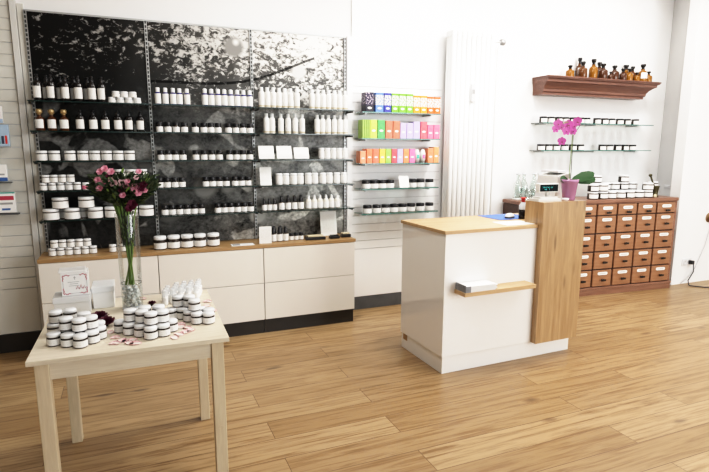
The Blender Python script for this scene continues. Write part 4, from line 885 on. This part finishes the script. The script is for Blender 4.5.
for px, py, m_, s_ in ((101, 172, 'pink', .017), (106, 169, 'pink', .017), (112, 172, 'pink', .018), (98, 180, 'pink', .017), (99.5, 188, 'pink', .018), (103, 183, 'pink', .015), (114, 183.5, 'pale_pink', .019), (111, 180, 'pale_pink', .014), (122, 183, 'pale_pink', .02), (126, 186, 'pink', .015), (140, 172, 'pink', .014), (134.5, 188, 'pink', .021), (138, 193, 'pink', .019), (145, 191, 'pink', .014), (122, 195, 'pink', .016), (137, 178, 'pale_pink', .013), (128, 181, 'pink', .013),
                     (140.5, 188, 'burgundy', .024), (144, 185, 'burgundy', .018), (131, 205, 'burgundy', .026), (128, 208, 'burgundy', .02), (121, 190, 'burgundy', .014), (109, 176, 'burgundy', .013)):
    x = 1.584 + (px - 127) * .00413 - VX; z = 1.353 + (185 - py) * .0046 - (TT + .09); y = -.125 + .35 * abs(x) * abs(x) / .1 + random.uniform(-.01, .01)
    part('blossom', bloom(V3((x, y, z)), s_ * 1.0, M[m_]), bq)
# loose blossoms and petals on the table
def head(x, y, s_, m_, label, cat='flower'):
    random.seed(int(x * 1000)); t = thing('cut_blossom', label, cat, (x, y, TT), random.uniform(0, 6)); b_ = MB()
    for ring, (k_, tilt) in enumerate(((8, .25), (7, .6), (6, 1.1), (4, 2.2))):
        for q in range(k_):
            a = 2 * PI * q / k_ + ring * .5; b_.petal((0, 0, .006), (math.cos(a), math.sin(a), tilt), (0, 0, 1), s_ * (1 - .1 * ring), s_ * .6, M[m_], .25)
    part('petal_head', b_, t); part('calyx', MB().lathe([(0, .0), (.006, 0), (.008, .008), (0, .012)], M['leaf'], 8), t)
head(1.428, -1.925, .046, 'burgundy', 'dark burgundy blossom lying nearer the gift boxes'); head(1.462, -2.02, .046, 'burgundy', 'dark burgundy blossom lying nearer the jar heaps')
head(1.660, -1.765, .024, 'burgundy', 'small dark blossom lying against the vase foot'); head(1.690, -1.84, .016, 'brown', 'little brown dried blossom beside the vials')
random.seed(9)
M['petal_edge'] = plain('petal_rim', (.80, .50, .52), .6); M['petal_white'] = plain('petal_white', (.82, .74, .68), .6)
for i, (x, y) in enumerate([(1.552, -1.90), (1.56, -1.955), (1.53, -2.0), (1.486, -2.12), (1.524, -2.245), (1.555, -2.285), (1.499, -2.270), (1.50, -2.20), (1.768, -2.118), (1.764, -2.155), (1.748, -2.254), (1.779, -2.235), (1.79, -2.18), (1.925, -1.80), (1.915, -1.875), (1.93, -1.97), (1.615, -1.62), (1.575, -2.30), (1.54, -2.25), (1.80, -2.22), (1.73, -2.29), (1.57, -2.255)]):
    b_ = MB(); a = random.uniform(0, 6.28); s_ = random.uniform(.020, .028); n = 12; rim, inn = [], []
    for q in range(n):
        aa = 2 * PI * q / n; hr = 1 - .35 * max(0, math.cos(aa)) ** 6; rr = s_ * hr
        rim.append(b_.bm.verts.new((rr * math.cos(aa) * .8, rr * math.sin(aa), .004 + .003 * math.cos(2 * aa)))); inn.append(b_.bm.verts.new((rr * .86 * math.cos(aa) * .8, rr * .86 * math.sin(aa), .0012)))
    ke, ki = b_.mi(M['petal_edge']), b_.mi(M['petal_white'])
    for q in range(n): b_.bm.faces.new([rim[q], rim[(q + 1) % n], inn[(q + 1) % n], inn[q]]).material_index = ke
    b_.bm.faces.new(inn).material_index = ki
    o = tag(part('rose_petal', b_, None), 'pale pink rose petal with deeper pink edge on the table', 'petal', 'rose petals scattered on the table'); o.location = (x, y, TT); o.rotation_euler = (0, 0, a)

# ------------------------------------------------------------------ packs hanging on the grey slat panel
def hang(x0, x1, z0, z1, y0, base, label, deco):
    t = thing('hanging_pack', label, 'pack', ((x0 + x1) / 2, -.022, z0), 0, 'packs hanging on the grey slat panel'); h = (x1 - x0) / 2
    part('backing_card', MB().box(-h, h, y0, y0 + .03, 0, z1 - z0, base, .003), t)
    b_ = MB()
    for (a0, a1, b0, b1, mm) in deco: b_.box(-h + a0 * 2 * h, -h + a1 * 2 * h, y0 - .0012, y0 - .0002, b0 * (z1 - z0), b1 * (z1 - z0), mm)
    part('printed_panel', b_, t); part('hook', MB().tube([(0, y0 + .03, z1 - z0 - .02), (0, -.001, z1 - z0 - .02)], .004, M['alu']), t)
pb_ = plain('pale_blue_print', (.40, .52, .66), .5); tl = plain('teal_print', (.08, .38, .33), .5); db = plain('deep_blue_print', (.05, .13, .35), .5); yl = plain('yellow_print', (.75, .55, .08), .5); nv = plain('navy_print', (.04, .05, .09), .5)
hang(.68, .835, 1.525, 1.675, -.075, pb_, 'pale blue pack showing coloured bristles, below the blue brush pack', [(.05, .95, .55, .95, pb_), (.1, .2, .12, .5, nv), (.25, .35, .12, .45, M['red']), (.4, .5, .12, .52, yl), (.55, .65, .12, .5, tl), (.7, .8, .12, .48, nv), (.84, .92, .12, .5, M['red'])])
hang(.66, .808, 1.685, 1.80, -.075, M['card'], 'blue and white brush pack, topmost on the grey slat panel', [(.0, 1, .0, .25, pb_), (.3, .9, .4, .8, db)])
hang(.64, .800, 1.285, 1.40, -.075, M['card'], 'white pack with blue foot, middle one on the grey slat panel', [(0, 1, 0, .22, db), (.2, .9, .35, .45, M['grey_print'])])
hang(.66, .832, 1.060, 1.205, -.075, M['card'], 'white and teal pack, lowest on the grey slat panel', [(0, .35, 0, 1, tl), (.4, .95, .62, .82, M['red_print']), (.45, .9, .4, .5, M['grey_print']), (.5, .8, .12, .22, db), (.0, 1., .94, 1., tl)])
for z, xr, nm in ((1.275, .815, 'middle'), (1.050, .842, 'lowest')): 
    t = thing('pack_shelf', f'thin dark ledge under the {nm} pack on the grey slat panel', 'ledge', (.72, -.022, z)); part('ledge_plate', MB().box(-.13, xr - .72, -.075, 0, -.006, 0, M['slate']), t); part('ledge_lip', MB().box(-.13, xr - .72, -.078, -.0753, -.006, .004, M['slate']), t)

# ------------------------------------------------------------------ right wall bits
ax = Vector((7.161 - 7.41, -.499, 0)).normalized()
sl = thing('vent_plate', 'small grey slotted plate on the shaded wall beside the corner', 'vent plate', (7.41 + ax.x * .27, ax.y * .27, 1.093), math.atan2(ax.y, ax.x)); part('plate', MB().box(-.07, .07, -.006, -.0005, -.015, .015, M['socket'], .002), sl); part('slot', MB().box(-.055, .055, -.008, -.0062, -.006, .006, M['groove']), sl)
so = thing('power_socket', 'white double power socket low on the bright wall', 'socket', (7.375, -.5005, .25))
part('cover_plate', MB().box(-.075, .075, -.010, 0, -.04, .04, M['socket'], .004), so)
for sx in (-.038, .038): part('outlet', MB().lathe([(.026, 0), (.027, .003), (.022, .004), (.021, .001), (0, .001)], M['grey_print'] if sx > 0 else M['socket'], 16, mat=Matrix.Translation((sx, -.010, 0)) @ Matrix.Rotation(PI / 2, 4, 'X')), so)
t = thing('power_cable', 'thin dark cord from the socket plug across the floor', 'cord', (7.415, -.515, .25))
part('plug', MB().box(-.02, .02, -.045, -.001, -.022, .022, M['black_plastic'], .006), t)
part('cable', MB().tube([(0, -.045, -.02), (.0, -.055, -.10), (-.06, -.045, -.20), (-.075, -.07, -.243), (-.10, -.10, -.243), (-.02, -.20, -.243), (.10, -.30, -.243), (.35, -.42, -.243), (.9, -.5, -.243)], .006, M['cable']), t)
t = thing('hanging_cable', 'thin pale cord hanging in a curve down the bright wall', 'cord', (7.30, -.515, .012))
part('cable', MB().tube([(0, 0, 0), (.10, .002, .04), (.22, .004, .16), (.34, .004, .40), (.40, .004, .62), (.42, .004, .74)], .0045, M['cable_white']), t)
t = thing('wall_hook', 'round brown wooden knob on the bright wall above the pale cord', 'wall knob', (7.672, -.5005, .745))
part('knob', MB().lathe([(0, .0), (.03, .0), (.02, .02), (.045, .045), (.05, .06), (.03, .075), (0, .078)], M['brown'], 18, mat=Matrix.Rotation(PI / 2, 4, 'X')), t)
part('back_plate', MB().lathe([(.0, .0), (.055, .0), (.055, .004), (0, .0045)], M['brown'], 18, mat=Matrix.Rotation(PI / 2, 4, 'X')), t)

# ------------------------------------------------------------------ light
def area(name, loc, rot, sx, sy, e, c=(1, 1, 1)):
    l = bpy.data.lights.new(name, 'AREA'); l.shape = 'RECTANGLE'; l.size = sx; l.size_y = sy; l.energy = e; l.color = c
    o = bpy.data.objects.new(name, l); col.objects.link(o); o.location = loc; o.rotation_euler = rot; return o
area('window_daylight', (6.95, -8.0, 1.75), (math.radians(88), 0, math.radians(0)), 3.7, 2.5, 300, (.97, .985, 1.))
area('window_daylight', (3.0, -8.0, 1.75), (math.radians(88), 0, math.radians(0)), 3.0, 2.5, 30, (.97, .985, 1.))
for i, (x, y, e) in enumerate(((2.6, -1.5, 20), (3.75, -1.7, 42), (5.0, -1.4, 38), (6.3, -1.2, 36), (5.6, -3.2, 22), (1.75, -2.7, 15))):
    area('ceiling_fill', (x, y, 3.38), (0, 0, 0), .55, .55, e, (1, .98, .95))  # unseen fill lamps; those by slat wall and table added to brighten them
wd = bpy.data.worlds.new('World'); sc.world = wd; wd.use_nodes = True
nt = wd.node_tree; bg = nt.nodes['Background']; sky = nt.nodes.new('ShaderNodeTexSky'); sky.sky_type = 'NISHITA'; sky.sun_disc = False; sky.sun_elevation = math.radians(40)
nt.links.new(sky.outputs[0], bg.inputs[0]); bg.inputs[1].default_value = .12

# ------------------------------------------------------------------ camera
cam = bpy.data.cameras.new('camera'); co = bpy.data.objects.new('camera', cam); col.objects.link(co); sc.camera = co
yw, pt, rl = map(math.radians, (22.593, -9.9245, .1458))
fwd = Vector((math.sin(yw) * math.cos(pt), math.cos(yw) * math.cos(pt), math.sin(pt))); rt = Vector((math.cos(yw), -math.sin(yw), 0)); up = rt.cross(fwd)
r2 = rt * math.cos(rl) + up * math.sin(rl); u2 = -rt * math.sin(rl) + up * math.cos(rl)
mw = Matrix((r2, u2, -fwd)).transposed().to_4x4(); mw.translation = (1.6007, -4.5405, 1.5254); co.matrix_world = mw
cam.sensor_fit = 'HORIZONTAL'; cam.sensor_width = 36.; cam.lens = 534.6136 * 36. / 709.; cam.shift_x = .6564 / 709.; cam.shift_y = 4.8331 / 709.; cam.clip_start = .05

sc.view_settings.view_transform = 'Standard'; sc.view_settings.look = 'None'; sc.view_settings.exposure = .0; sc.view_settings.gamma = 1.
vs = sc.view_settings; vs.use_curve_mapping = True; cvm = vs.curve_mapping; cvm.use_clip = False; cc_ = cvm.curves[3]
cvm.clip_max_x = 4.; cvm.clip_max_y = 1.5
cc_.points[-1].location = (3.2, 1.02)
for p in ((.02, .011), (.08, .058), (.22, .21), (.5, .53), (.85, .82), (1.3, .955), (2., 1.)): cc_.points.new(*p)
cvm.update()
sc.cycles.use_denoising = True; sc.cycles.max_bounces = 8; sc.cycles.transparent_max_bounces = 24; sc.cycles.caustics_reflective = False; sc.cycles.caustics_refractive = False; sc.cycles.sample_clamp_indirect = 6.
